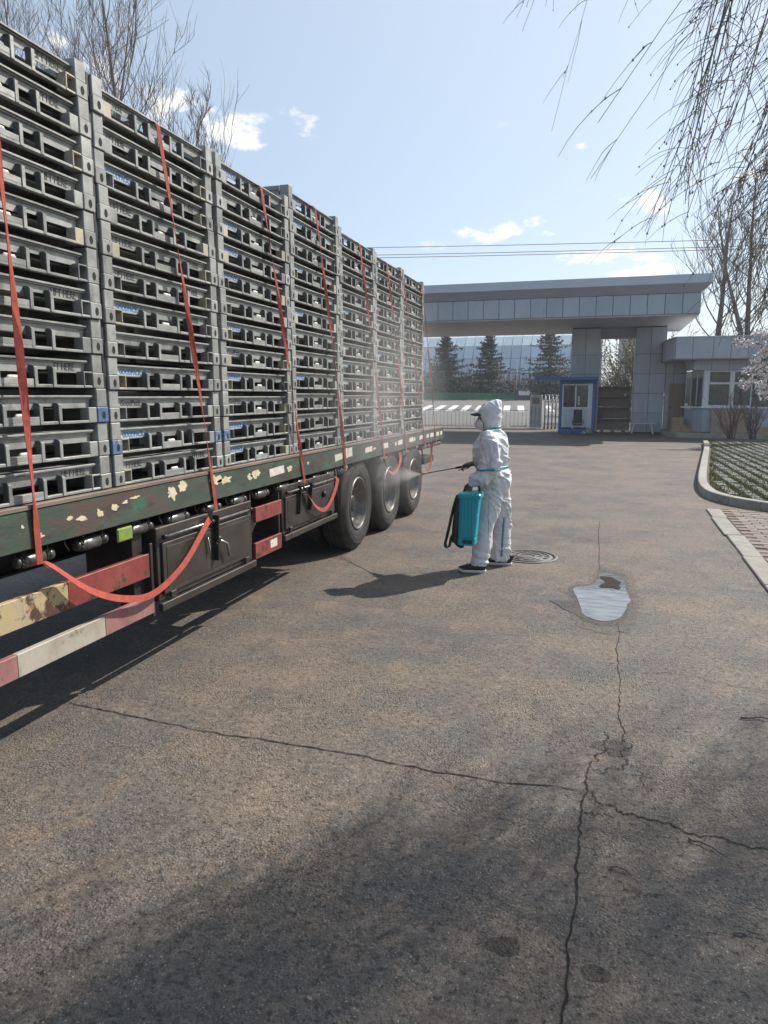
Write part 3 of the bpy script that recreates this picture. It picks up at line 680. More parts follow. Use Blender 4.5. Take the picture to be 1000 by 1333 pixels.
# strap winches under the beam
def make_winch():
    w_ = MB()
    for y in (-.075, .075): w_.bar((0,y,1.025),(0,y,.945),.05,.005,(0,1,0))
    w_.tube([(.004,-.078,1.02),(.012,-.078,.93),(.012,-.078,.93)], .004, 5)
    w_.tube([(.010,-.082,1.022),(.022,-.082,.99),(.022,.082,.99),(.010,.082,1.022)], .006, 5)
    br = w_.mesh('winch_bracket', STEELD, 0)
    d_ = MB(); d_.lathe([(.010,-.115),(.028,-.115),(.028,-.095),(.020,-.09),(.036,-.065),(.037,.055),(.020,.065),(.020,.09),(.030,.095),(.030,.12),(.010,.12)], (0,0,.962), (0,1,0), 12)
    dr = d_.mesh('winch_drum', STEELW, 0)
    g_ = MB(); n = 20; g_.prism([((.036 if i % 2 else .030)*math.cos(2*PI*i/n), .962+(.036 if i % 2 else .030)*math.sin(2*PI*i/n)) for i in range(n)], 'y', -.098, -.088)
    g_.bar((0,-.11,.962),(.025,-.135,1.0),.008,.008)
    ge = g_.mesh('ratchet_gear', STEELD, 0)
    return br, dr, ge
STEELW = M('worn_winch_steel', (.075,.072,.068), (.16,.155,.15), 14, .38, .6, .001, 60, rvar=.15)
WBR, WDR, WGE = make_winch()
winch_y = [2.42,2.86,3.28,3.71,4.12,4.55,4.95,5.35,5.76,6.16,6.52,6.89,7.26,8.70,8.86,9.76,9.95,10.88,11.05,11.3,11.46,11.62,11.78,11.94,12.08]
for y in winch_y:
    e_ = link('winch', WBR, tr, loc=(-.055, y, 0)); link('drum', WDR, e_); link('gear', WGE, e_)
for i in range(14):
    y = 3.05+i*.42
    MB().tube([(-.03,y,1.03),(-.028,y+.01,.985),(-.02,y+.02,.965),(-.03,y+.03,.955)], .0045, 5).build('rope_hook', STEELD, tr)
MB().box(-.075,-.02,3.47,3.60,.935,1.015).build('lamp_bracket', STEELD, tr, .004)
MB().box(-.02,-.005,3.455,3.595,.925,1.005).build('side_marker_lamp', LAMPG, tr, .008)
MB().lathe([(.0005,.012),(.035,.010),(.04,0)], (-.02,7.33,.99), (1,0,0), 14, cap=False).build('side_marker_lamp', CREAM, tr, label='round cream side marker lamp')
MB().lathe([(.0005,.012),(.03,.010),(.035,0)], (-.02,10.98,1.02), (1,0,0), 14, cap=False).build('side_marker_lamp', YELP, tr, label='small yellow side marker lamp')

# under-run rails
def rail(name, y0, y1, za, zb, segs, x=-.02):
    """segs: list of (fraction, material) along the rail, each a part"""
    for k, (a, b2, m_) in enumerate(segs):
        MB().box(x-.035, x, y0+(y1-y0)*a, y0+(y1-y0)*b2, za, zb).build(name, m_, tr, .003)
rail('upper_rail', -1.4, 3.76, .655, .80, [(0,.4,REDP),(.4,.58,WHTP),(.58,.862,YELP),(.862,1,REDP)])
rail('lower_guard_rail', -1.4, 3.76, .43, .545, [(0,.3,WHTP),(.3,.55,MAROON),(.55,.786,MAROON),(.786,.91,WHTP),(.91,1,MAROON)], .0)
for y in (3.70, 1.2, -1.2):
    MB().box(-.16,-.06,y-.05,y+.05,.42,1.03).build('rail_post', STEELD, tr, .004)
MB().box(-.03,-.015,3.765,3.79,.40,.86).build('end_plate', BOXMAT, tr, .002)
# tool boxes
def toolbox(y0, y1, z0, z1, doors):
    e_ = MB().box(-.55,-.02,y0,y1,z0,z1).build('tool_box', BOXMAT, tr, .006)
    MB().box(-.02,.012,y0-.01,y1+.01,z0-.055,z0-.004).build('box_sill', BOXMAT, tr, .004)
    for (a, b2) in doors:
        MB().box(-.018,-.004,a+.02,b2-.02,z0+.04,z1-.10).build('box_door', BOXMAT, e_, .004)
        MB().box(-.004,-.001,a+.06,b2-.06,z0+.075,z1-.13).build('door_pressing', BOXMAT, e_, .001)
        MB().tube([(.004,a+.03,z1-.06),(.006,b2-.03,z1-.06)], .0085, 8).build('hinge_rod', BRIGHT, e_)
        for q in (a+.04, (a+b2)/2, b2-.04): MB().tube([(.005,q-.018,z1-.06),(.005,q+.018,z1-.06)], .016, 8).build('hinge_knuckle', STEELD, e_)
        for q in (a+.10, b2-.12): MB().box(-.003,.014,q-.03,q+.03,z0+.01,z0+.05).build('bottom_catch', STEELD, e_, .003)
    return e_
tb1 = toolbox(3.84, 5.12, .47, .94, [(3.86, 5.10)])
MB().bar((.012,4.52,.92),(.012,4.50,.60),.012,.05,(1,0,0)).build('lock_bar', STEELD, tb1)
MB().tube([(.02,4.50,.72),(.035,4.54,.735),(.04,4.62,.70),(.03,4.66,.60)], .010, 7).build('lock_handle', BRIGHT, tb1)
MB().lathe([(.03,0),(.03,.03),(.02,.04)], (0,4.53,.745), (1,0,0), 10).build('lock_boss', STEELD, tb1)
MB().tube([(.012,4.40,.78),(.016,4.42,.70),(.014,4.41,.66)], .006, 6).build('lock_hasp', BRIGHT, tb1)
tb2 = toolbox(5.70, 6.98, .56, .98, [(5.72, 6.96)])
for q, m_ in ((6.28, STEELD),(6.02, STEELD)):
    MB().bar((.01,q,.95),(.01,q-.04,.70),.01,.04,(1,0,0)).build('lock_bar', m_, tb2)
MB().lathe([(.03,0),(.03,.02),(.018,.03)], (0,6.62,.80), (1,0,0), 10).build('lock_boss', STEELD, tb2)
# open bay between the boxes: red plates, loose planks inside
MB().box(-.03,-.005,5.17,5.66,.755,.875).build('upper_rail', REDP, tr, .003, label='short red rail between the tool boxes')
MB().box(-.03,-.005,5.155,5.65,.46,.59).build('lower_guard_rail', REDP, tr, .003, label='short red lower rail with a pale reflector')
MB().box(-.005,-.002,5.42,5.55,.50,.565).build('reflective_tape', TAPE, tr)
MB().box(-.005,-.002,5.28,5.36,.50,.55).build('paint_remnant', REDP, tr)
MB().box(-.50,-.46,5.14,5.68,.45,.95).build('bay_back', CHASSIS, tr)
for q in range(4): MB().bar((-.12-.03*q,5.18+.08*q,.60),(-.10-.03*q,5.36+.08*q,.80),.07,.018,(1,0,0)).build('spare_plank', WOOD, tr)
for y in (5.14, 5.67): MB().box(-.09,-.035,y-.012,y+.012,.45,1.0).build('bay_post', BOXMAT, tr, .002)
# mudguard flap and wing strips
mb = MB(); mb.add([(-.04,7.02,.99),(-.04,7.10,.55),(-.50,7.10,.55),(-.50,7.02,.99),(-.04,7.032,.99),(-.04,7.112,.55),(-.50,7.112,.55),(-.50,7.032,.99)],
                  [(0,1,2,3),(7,6,5,4),(0,4,5,1),(1,5,6,2),(2,6,7,3),(3,7,4,0)]); mb.build('mud_flap', CHASSIS, tr)
MB().tube([(-.03,7.04,1.0),(-.025,7.085,.72),(-.03,7.12,.53)], .012, 6).build('flap_edge', STEELD, tr)

# wheels: three axles, twin tyres
def make_wheel():
    """axis along X, outer face towards +X at x=0, centre at origin"""
    r_ = .535
    t = MB(); t.lathe([(.285,-.055),(.31,-.012),(.345,.0),(.42,.004),(.475,-.006),(.497,-.022),(.503,-.026),(.512,-.030),(.531,-.048),(r_,-.060),(r_,-.24),(.52,-.27),(.47,-.29),(.36,-.285),(.31,-.26)], (0,0,0), (1,0,0), 56, cap=False)
    for rr in (.41,.455): t.lathe([(rr-.004,.0035),(rr,.0075),(rr+.004,.0035)], (0,0,0), (1,0,0), 56, cap=False)
    tm = t.mesh('tyre', TYRE)
    b_ = MB()
    for gx in (-.10,-.15,-.20):
        pts = [(r_+.0015)*1.0]
        b_.lathe([(r_+.0015,gx-.006),(r_+.0015,gx+.006)], (0,0,0), (1,0,0), 56, cap=False)
    gm = b_.mesh('tread_groove', HOLE)
    rim = MB(); rim.lathe([(.305,-.035),(.303,-.004),(.290,.002),(.282,-.004),(.278,-.03),(.262,-.06),(.250,-.10),(.235,-.145),(.16,-.155),(.13,-.15),(.125,-.135)], (0,0,0), (1,0,0), 48, cap=False)
    rm = rim.mesh('rim', RIM)
    hub = MB(); hub.lathe([(.125,-.15),(.12,-.125),(.095,-.115),(.09,-.075),(.07,-.065),(.0005,-.062)], (0,0,0), (1,0,0), 24, cap=False)
    hm = hub.mesh('hub', STEELD)
    nut = MB()
    for k in range(10):
        a = 2*PI*k/10; nut.lathe([(.015,-.155),(.015,-.118),(.010,-.110),(.0005,-.108)], (0,.19*math.cos(a)*.97,.19*math.sin(a)*.97), (1,0,0), 6, smooth=False)
    nm = nut.mesh('wheel_nuts', STEELW)
    ho = MB()
    for k in range(10):
        a = 2*PI*(k+.5)/10
        ho.add([(-.1425+.0,0+.21*math.cos(a)+.018*math.cos(q*PI/4),.21*math.sin(a)+.018*math.sin(q*PI/4)) for q in range(8)], [tuple(range(8))])
    hom = ho.mesh('hand_holes', HOLE)
    return tm, gm, rm, hm, nm, hom
W = make_wheel()
wheel_y = [7.83, 9.13, 10.40]
for y in wheel_y:
    for side in (0, 1):
        e_ = link('wheel', W[0], tr, loc=(-.035 if side == 0 else -TW+.035, y, .535), rot=(0.4*y, 0, 0 if side == 0 else PI))
        for nm, me in zip(('tread_groove','rim','hub','wheel_nuts','hand_holes'), W[1:]): link(nm, me, e_, kind='stuff' if nm in ('wheel_nuts','hand_holes','tread_groove') else None)
        i_ = link('inner_wheel', W[0], tr, loc=((-.035-.33) if side == 0 else (-TW+.365), y, .535), rot=(0, 0, 0 if side == 0 else PI))
    MB().tube([(-.3,y,.535),(-TW+.3,y,.535)], .075, 12).build('axle', CHASSIS, tr)
    MB().bar((-.72,y-.5,.70),(-.72,y+.5,.70),.08,.07).build('leaf_spring', CHASSIS, tr)
# rear under-run board and lamps
MB().box(-TW+.2,-.10,11.55,11.60,.70,.80).build('rear_bumper', CHASSIS, tr, .004)
MB().box(-.20,-.02,10.95,11.6,.70,.805).build('rear_side_guard', CHASSIS, tr, .004)
MB().box(-.30,-.22,11.0,11.08,.75,1.03).build('guard_hanger', CHASSIS, tr)
for q in range(5): MB().box(-.09,-.03,11.28+q*.17,11.40+q*.17,.945,1.02).build('strap_slider', STEELD, tr, .004)

# ------------------------------------------------------------------ ratchet straps
def smooth_pts(pts, n=8):
    P = [Vector(p) for p in pts]; P = [P[0]*2-P[1]] + P + [P[-1]*2-P[-2]]; out_ = []
    for i in range(1, len(P)-2):
        for k in range(n):
            t = k/n; p0, p1, p2, p3 = P[i-1:i+3]
            out_.append(.5*((2*p1)+(p2-p0)*t+(2*p0-5*p1+4*p2-p3)*t*t+(3*p1-p0-3*p2+p3)*t**3))
    out_.append(P[-2]); return out_
straps = [  # top (y, z), winch y, bottom z, width, loop points (x offset, y, z)
    (2.77, 3.428, 2.83, .945, .052, [(0,2.86,.93),(.01,2.90,.92),(.035,3.13,.74),(.04,3.40,.62),(.04,3.69,.575),(.035,4.04,.68),(.012,4.38,.885),(.0,4.43,.90),(-.06,4.45,.91)], 'orange cargo strap nearest the camera, its loose tail looping to the tool box'),
    (4.06, 3.398, 4.53, .955, .050, None, 'orange cargo strap over the second crate stack ending above the tool box'),
    (5.44, 3.398, 6.14, .955, .050, [(0,6.10,.94),(.02,6.16,.86),(.035,6.30,.73),(.04,6.48,.665),(.035,6.66,.69),(.02,6.86,.79),(.008,6.98,.90),(-.02,7.0,.93)], 'orange cargo strap with a loose loop hanging in front of the rear tool box'),
    (6.56, 3.506, 7.27, .975, .050, None, 'orange cargo strap coming down just ahead of the front wheel'),
    (7.84, 3.434, 8.69, .985, .050, [(0,8.68,.97),(.02,8.76,.84),(.03,8.98,.765),(.03,9.20,.80),(.02,9.38,.90),(-.01,9.46,1.0)], 'orange cargo strap with a small loop hanging over the middle wheel'),
    (8.90, 3.410, 9.76, .995, .048, None, 'orange cargo strap coming down between the middle and rear wheels'),
    (9.60, 3.406, 10.88, .995, .048, [(0,10.64,1.0),(.01,10.72,.80),(.02,10.92,.63),(.02,11.08,.62),(.02,11.22,.76),(.0,11.31,1.0)], 'orange cargo strap with its tail hanging in a loop behind the rear wheel'),
    (10.70, 3.404, 11.63, .995, .046, None, 'rearmost orange cargo strap slanting down past the end of the crates'),
]
for (ty, tz, by, bz, wd, loop, lab) in straps:
    x0 = FX+.012; wd *= .74; tz -= .034
    main = [(x0-1.46,ty,tz+.004),(x0-.6,ty,tz+.006),(x0-.09,ty,tz+.006),(x0-.012,ty+.002,tz-.016),(x0,ty+.002,tz-.03)]
    nseg = 14
    for i in range(1, nseg+1):
        t = i/nseg; sag = .012*math.sin(t*PI)
        main.append((x0+sag+(SX+.012-x0)*t, ty+(by-ty)*t, tz-.03+(bz+.03-tz)*t))
    main.append((SX-.035, by, bz-.012))
    n = len(main); P = [Vector(p) for p in main]
    sides = []
    for i in range(n):
        tw = .55*math.sin(i*.9+ty) if 5 < i < n-3 else .05
        sides.append((math.sin(tw), math.cos(tw), 0))
    m_ = MB(); m_.ribbon(P, sides, wd, .003, smooth=False)
    s_ = m_.build('cargo_strap', STRAP); tag(s_, lab, 'strap', 'orange straps tied over the load')
    if loop:
        L_ = smooth_pts([(SX+.01+a, y, z) for a, y, z in loop], 6); k = len(L_)
        sd = []
        for i in range(k):
            t = (L_[min(i+1,k-1)]-L_[max(0,i-1)]).normalized(); q = i/(k-1)
            base = Vector((1,0,0)); other = t.cross(base).normalized(); a = .5+1.0*math.sin(q*PI)*.9
            sd.append(tuple(base*math.cos(a)+other*math.sin(a)))
        MB().ribbon(L_, sd, wd*1.05, .003, smooth=False).build('loose_tail', STRAP, s_)

# ------------------------------------------------------------------ kerbs, pavers, pavement
def interp_path(pts, n=12):
    return smooth_pts([(x, y, 0) for x, y in pts], n)
def arc_resample(P, step):
    out_ = [P[0]]; acc_ = 0
    for i in range(1, len(P)):
        d = (P[i]-P[i-1]).length; acc_ += d
        if acc_ >= step: out_.append(P[i]); acc_ = 0
    return out_
KP = [(3.55,28.9),(3.18,25.6),(2.62,21.4),(2.25,18.6),(1.95,16.3),(1.80,14.9),(1.77,13.9),(1.84,13.3),(2.05,12.75),(2.5,12.2),(3.2,11.75),(4.5,11.2),(6.5,10.6)]
KERB = interp_path(KP, 30)
kerb = MB()
kerb_o = bpy.data.objects.new('kerb', None); col.objects.link(kerb_o); kerb_o['kind'] = 'structure'; kerb_o['label'] = 'pale concrete kerb curving round the grass pavers'
def kerb_piece(seg):
    n = len(seg); vs = []
    for i, p in enumerate(seg):
        t = (seg[min(i+1,n-1)]-seg[max(0,i-1)]).normalized(); s_ = Vector((t.y,-t.x,0))     # towards the yard is -s
        s_ = Vector((-t.y, t.x, 0))
        for (o, z) in ((0,-.05),(0,.125),(.012,.137),(.15,.137),(.158,.128),(.158,-.05)):
            q = p + s_*o; vs.append((q.x, q.y, z))
    f = [(6*i+j, 6*i+j+1, 6*i+7+j, 6*i+6+j) for i in range(n-1) for j in range(5)] + [tuple(range(6)), tuple(6*(n-1)+j for j in range(5,-1,-1))]
    MB().add(vs, f).build('kerb_stone', CONC, kerb_o)
i0 = 0; L0 = 0; seg = [KERB[0]]
for i in range(1, len(KERB)):
    d = (KERB[i]-KERB[i-1]).length; L0 += d; seg.append(KERB[i])
    if L0 > (.9 if KERB[i].y > 14.5 else .62) or i == len(KERB)-1:
        a = seg[:]; a[-1] = a[-1] + (a[-2]-a[-1]).normalized()*.009
        kerb_piece(a); seg = [KERB[i]]; L0 = 0

def inside_kerb(x, y, m=.22):
    """right of the kerb line by at least m"""
    best = None
    for i in range(0, len(KERB)-1, 3):
        p = KERB[i]; d = (p.x-x)**2+(p.y-y)**2
        if best is None or d < best[0]: best = (d, i)
    i = best[1]; t = (KERB[min(i+3,len(KERB)-1)]-KERB[max(0,i-3)]).normalized(); s_ = Vector((-t.y,t.x,0))
    return (Vector((x,y,0))-KERB[i]).dot(s_) > m
# planted bed level (soil) inside the kerb
bedpts = [(p.x, p.y) for p in KERB]
bm_ = MB(); vs_ = []
for p in KERB[::6]:
    vs_ += [(p.x+.10, p.y+.10, .085), (14, max(p.y, 10.5), .085)]
bm_.add(vs_, [(2*i,2*i+1,2*i+3,2*i+2) for i in range(len(vs_)//2-1)])
bm_.build('paver_bed', SOIL, kind='structure', label='soil bed under the grass pavers')
pv = MB(); pv.box(-.085,.085,-.095,.095,-.05,.0)
PM = pv.mesh('grass_paver', PAVER, .012)
paving = bpy.data.objects.new('grass_paving', None); col.objects.link(paving); paving['kind'] = 'structure'; paving['label'] = 'concrete paver grid with grass growing in the joints'
rp = random.Random(3); cand = []
for j in range(74):
    for i in range(30):
        x = 1.9+i*.27; y = 11.3+j*.25+(i % 2)*.125
        if x < .205*y+3.2 and inside_kerb(x, y, .34) and y < 28.6: cand.append((x, y))
cand.sort(key=lambda p: p[1]+(100 if p[0] > .205*p[1]+.45 else 0))
far_p = MB()
for n_, (x, y) in enumerate(cand):
    z = .115+rp.uniform(-.008,.008)
    if n_ < 290: link('paver', PM, paving, loc=(x+rp.uniform(-.01,.01), y+rp.uniform(-.012,.012), z), rot=(rp.uniform(-.02,.02), rp.uniform(-.02,.02), rp.uniform(-.05,.05)))
    else: far_p.box(x-.085,x+.085,y-.095,y+.095,z-.05,z)
if far_p.v: far_p.build('far_pavers', PAVER, paving, kind='stuff')
gr = MB()
for _ in range(78000):
    y = 11.3+17.4*(rp.random()**1.25); x = 1.8+rp.random()*(.205*y+2.6-1.8)
    if not inside_kerb(x, y, .21): continue
    if mnoise.noise(Vector((x*1.3, y*.8, 2)))+rp.uniform(-.5,.5) < -.28: continue
    # blades stand in the joints
    fx = (x-1.9+.135) % .27-.135; col_i = round((x-1.9)/.27); fy = (y-11.3-(col_i % 2)*.125+.125) % .25-.125
    if abs(fx) < .07 and abs(fy) < .08 and rp.random() < .93: continue
    hgt = rp.uniform(.03,.085); a = rp.uniform(0, 2*PI); wv = .008+.006*rp.random(); lx, ly = rp.uniform(-.03,.03), rp.uniform(-.03,.03)
    z = .085
    gr.add([(x-math.cos(a)*wv,y-math.sin(a)*wv,z),(x+math.cos(a)*wv,y+math.sin(a)*wv,z),(x+lx,y+ly,z+hgt)], [(0,1,2)])
go = gr.build('grass', GRASS, kind='stuff', label='short patchy grass growing between the pavers', fastmesh=True)

# brick pavement right of the yard with a flush concrete edging
edge = bpy.data.objects.new('pavement_edging', None); col.objects.link(edge); edge['kind'] = 'structure'; edge['label'] = 'pale concrete edging stones beside the brick pavement'
def ex(y): return 1.50+(y-7.1)*.018
y = 3.4
while y < 12.1:
    l_ = 1.42 if y > 9.0 else 1.30
    y1 = min(y+l_, 12.15)
    jx = rp.uniform(-.012,.012)
    mb = MB(); z0, z1 = -.05, .022+rp.uniform(-.004,.004)
    pts = [(ex(y)+jx,y),(ex(y)+.205+jx,y),(ex(y1)+.205+jx,y1-.012),(ex(y1)+jx,y1-.012)]
    mb.prism(pts, 'z', z0, z1); mb.build('edging_stone', EDGEC, edge, .008)
    y = y1
pav = bpy.data.objects.new('brick_pavement', None); col.objects.link(pav); pav['kind'] = 'structure'; pav['label'] = 'pinkish brick pavement beyond the edging'
mb = MB(); mb.box(1.74, 5.5, 3.0, 12.3, -.06, .005); mb.build('pavement_bed', SOIL, pav)
bk = MB(); bk.box(-.118,.118,-.056,.056,-.05,0); BKM = bk.mesh('brick', BRICKP, .005)
nb = 0; cand = []
for j in range(78):
    yy_ = 3.5+j*.119
    for i in range(17):
        xx_ = ex(yy_)+.335+i*.244+(j % 2)*.122
        if yy_ < 12.3-(0.35 if xx_ > 2.3 else 0) and xx_ < 5.3 and not inside_kerb(xx_, yy_, -.18): cand.append((xx_, yy_))
cand.sort(key=lambda p: abs(p[1]-8.5)+(100 if p[0] > .205*p[1]+.5 else 0))
for (xx_, yy_) in cand[:298]:
    link('brick', BKM, pav, loc=(xx_, yy_, .014+rp.uniform(-.004,.004)), rot=(rp.uniform(-.02,.02), rp.uniform(-.02,.02), rp.uniform(-.015,.015)))
rest = MB()
for (xx_, yy_) in cand[298:]: rest.box(xx_-.118,xx_+.118,yy_-.056,yy_+.056,-.04,.013)
if rest.v: rest.build('more_bricks', BRICKP, pav, kind='stuff')

# ------------------------------------------------------------------ gate portal
gate = thing('gate_portal', 'wide grey panelled entrance gate with a long flat canopy on pillars', 'gate', (0, 32, 0))
GY = 32.0
def gb(x0,x1,y0,y1,z0,z1,name,mat,bevel=0.0, **kw): return MB().box(x0,x1,y0-GY,y1-GY,z0,z1).build(name, mat, gate, bevel, **kw)
BX0, BX1 = -15.0, 3.50
gb(BX0, BX1-.02, 32.03, 40, 4.96, 5.76, 'canopy_core', ACMJ)
gb(BX0, BX1-.03, 32.05, 39.9, 4.90, 4.955, 'soffit', SOFF)
npan = 28; pw = (BX1-BX0)/npan
pm = MB(); pm.box(0, pw-.022, 0, .028, 0, .78); PANM = pm.mesh('panel', ACM, .004)
for i in range(npan): link('panel', PANM, gate, loc=(BX0+i*pw+.011, 0.0, 4.965))
pm = MB(); pm.box(0, .028, 0, .93, 0, .78); PANS = pm.mesh('panel', ACM, .004)
for i in range(8): link('panel', PANS, gate, loc=(BX1-.02, .02+i*.95, 4.965))
# cornice: leans outward, then an upright edge
mb = MB(); x0, x1 = BX0, BX1
def ring(o, z): return [(x0-o,-o,z),(x1+o,-o,z),(x1+o,8+o,z),(x0-o,8+o,z)]
vs_ = ring(.0,5.765)+ring(.36,6.10)+ring(.36,6.42)+ring(.30,6.42)+ring(.30,6.36)
fs_ = [(4*k+i, 4*k+(i+1)%4, 4*k+4+(i+1)%4, 4*k+4+i) for k in range(4) for i in range(4)] + [(16,17,18,19),(3,2,1,0)]
mb.add(vs_, fs_); mb.build('cornice', CORN, gate)
mb = MB(); mb.box(x0-.37,x1+.37,-.372,-.362,6.085,6.115); mb.build('cornice_bead', CORN, gate)
def pillar(x0, x1, y0, y1, rows, cols, top=4.90, name='pillar'):
    e_ = gb(x0+.02, x1-.02, y0+.02, y1-.02, 0, top, name, ACMJ)
    zs = rows
    w_ = (x1-x0)/cols
    for r_ in range(len(zs)-1):
        for c_ in range(cols):
            MB().box(x0+c_*w_+.008, x0+(c_+1)*w_-.008, y0-GY-.004, y0-GY+.02, zs[r_]+.008, zs[r_+1]-.008).build('panel', ACM, e_, .004)
        for q in range(2):
            d_ = (y1-y0)/2
            MB().box(x0-.004, x0+.02, y0-GY+.024+q*d_, y0-GY+(q+1)*d_-.016, zs[r_]+.008, zs[r_+1]-.008).build('panel', ACM, e_, .004)
            MB().box(x1-.02, x1+.004, y0-GY+.024+q*d_, y0-GY+(q+1)*d_-.016, zs[r_]+.008, zs[r_+1]-.008).build('panel', ACM, e_, .004)
    return e_
rows = [.05, .95, 1.85, 2.75, 3.65, 4.86]
pillar(-1.56, -.26, 36.5, 38.0, rows, 2)
pillar(1.32, 2.66, 36.5, 38.0, rows, 2)
pillar(-14.5, -13.2, 36.5, 38.0, rows, 2)
gb(-.25, 1.31, 37.2, 37.9, 4.45, 4.895, 'lintel', SOFF)
gb(-.255, -.235, 37.8, 37.86, 0, 4.4, 'reveal_trim', STAIN)

# ------------------------------------------------------------------ guard house right of the gate
gh = thing('guard_house', 'low grey panelled guard house with white framed windows', 'building', (3, 33, 0))
OX, OY = 3, 33
def hb(x0,x1,y0,y1,z0,z1,name,mat,bevel=0.0,par=None, **kw): return MB().box(x0-OX,x1-OX,y0-OY,y1-OY,z0,z1).build(name, mat, par or gh, bevel, **kw)
# connecting wall with panels
e_ = hb(2.70, 3.60, 36.56, 36.8, 0, 3.3, 'side_wall', ACMJ)
for r_, (za, zb) in enumerate(((.2,.95),(.95,1.85),(1.85,2.75),(2.75,3.25))):
    for (xa, xb) in ((2.70,3.05),(3.05,3.60)): hb(xa+.008, xb-.008, 36.53, 36.56, za+.008, zb-.008, 'panel', ACM, .004, e_)
# roof slab with a fascia of panels
poly = [(2.47,35.6),(2.76,33.0),(10.5,33.0),(10.5,40),(2.47,40)]
MB().prism([(x-OX,y-OY) for x,y in poly], 'z', 3.25, 4.10).build('roof', ACMJ, gh)
MB().prism([(x-OX,y-OY) for x,y in [(2.43,35.6),(2.73,32.955),(10.55,32.955),(10.55,40),(2.43,40)]], 'z', 4.10, 4.15).build('roof_coping', CORN, gh)
MB().prism([(x-OX,y-OY) for x,y in [(2.49,35.6),(2.78,33.02),(10.45,33.02),(10.45,39.9),(2.49,39.9)]], 'z', 3.225, 3.249).build('soffit', SOFF, gh)
xd = [2.76, 3.42, 4.20, 4.86, 5.50, 6.2, 6.9, 7.6, 8.3, 9.0, 9.7, 10.5]
for a, b2 in zip(xd[:-1], xd[1:]): hb(a+.008, b2-.008, 32.97, 32.998, 3.255, 4.09, 'panel', ACM, .004)
for k in range(3):
    a = Vector((2.76,33.0,0)).lerp(Vector((2.47,35.6,0)), k/3+.006); b2 = Vector((2.76,33.0,0)).lerp(Vector((2.47,35.6,0)), (k+1)/3-.006)
    MB().bar((a.x-.014-OX,a.y-OY,3.672),(b2.x-.014-OX,b2.y-OY,3.672),.028,.83).build('panel', ACM, gh, .004)
# front wall: frieze, bay window, dado
hb(4.3, 10.3, 34.05, 36.9, .2, .6, 'inner_base', ACMJ)
hb(3.62, 10.3, 33.82, 34.0, 2.80, 3.22, 'frieze_core', ACMJ)
for a, b2 in zip([3.62,4.28,4.95,5.6,6.3,7.0,7.8,8.6,9.4], [4.28,4.95,5.6,6.3,7.0,7.8,8.6,9.4,10.3]): hb(a+.008, b2-.008, 33.79, 33.82, 2.81, 3.215, 'panel', ACM, .004)
MB().bar((3.40-OX,34.7-OY,3.01),(3.62-OX,33.80-OY,3.01),.03,.42).build('panel', ACM, gh)
hb(4.02, 10.3, 33.84, 34.02, .2, 1.22, 'dado_core', ACMJ)
for a, b2 in zip([4.02,4.55,5.9,6.6,7.5,8.4], [4.55,5.9,6.6,7.5,8.4,9.4]): hb(a+.008, b2-.008, 33.81, 33.84, .22, 1.215, 'panel', ACM, .004)
for k in range(2):
    a = Vector((4.02,33.83,0)).lerp(Vector((3.42,34.8,0)), k/2+.01); b2 = Vector((4.02,33.83,0)).lerp(Vector((3.42,34.8,0)), (k+1)/2-.01)
    MB().bar((a.x-OX,a.y-OY,.71),(b2.x-OX,b2.y-OY,.71),.03,1.0).build('panel', ACM, gh, .004)
mb = MB(); mb.prism([(x-OX,y-OY) for x,y in [(3.25,34.8),(3.93,33.70),(10.3,33.70),(10.3,33.95),(4.05,33.95),(3.45,34.9)]], 'z', 1.225, 1.29); mb.build('window_sill', WHITEP, gh, .006)
# angled side panes
for k in range(3):
    a = Vector((4.02,33.86,0)).lerp(Vector((3.42,34.8,0)), k/3+.02); b2 = Vector((4.02,33.86,0)).lerp(Vector((3.42,34.8,0)), (k+1)/3-.02)
    f_ = MB().bar((a.x-OX,a.y-OY,2.04),(b2.x-OX,b2.y-OY,2.04),.012,1.48).build('side_window', GLASSG, gh)
    MB().bar((a.x-OX,a.y-OY-.012,1.30),(a.x-OX,a.y-OY-.012,2.79),.05,.05,(1,0,0)).build('frame', ACM, f_)
# front windows: white frames
win = hb(4.02, 4.20, 33.78, 33.90, 1.29, 2.80, 'window_post', WHITEP, .006)
for (xa, xb, split) in ((4.20,5.08,True),(5.16,5.9,True),(5.98,7.4,False),(7.5,9.0,False)):
    f_ = MB(); FM = WHITEP if split else DARKBOX
    for (a,b2,c_,d_) in ((xa,xa+.05,1.29,2.79),(xb-.05,xb,1.29,2.79)): f_.box(a-OX,b2-OX,33.83-OY,33.89-OY,c_,d_)
    f_.box(xa+.05-OX,xb-.05-OX,33.83-OY,33.89-OY,1.29,1.35); f_.box(xa+.05-OX,xb-.05-OX,33.83-OY,33.89-OY,2.735,2.79)
    if split: f_.box(xa+.05-OX,xb-.05-OX,33.83-OY,33.89-OY,2.22,2.30)
    fo = f_.build('window', FM, gh, .004)
    if split:
        hb(xa+.052, xb-.052, 33.855, 33.862, 2.302, 2.733, 'pane', GLASSG, par=fo)
        hb(xa+.052, xb-.052, 33.855, 33.862, 1.352, 2.218, 'pane', GLASSG, par=fo)
    else: hb(xa+.052, xb-.052, 33.855, 33.862, 1.352, 2.733, 'pane', GLASSG, par=fo)
    hb(xb, xb+.08, 33.81, 33.90, 1.29, 2.79, 'window_post', WHITEP if xb < 5.5 else DARKBOX, .004)
hb(3.9, 10.2, 37.0, 37.1, .2, 3.2, 'back_wall', PALEW)
hb(4.2, 9.8, 34.6, 35.3, 1.0, 1.05, 'desk', WOOD)
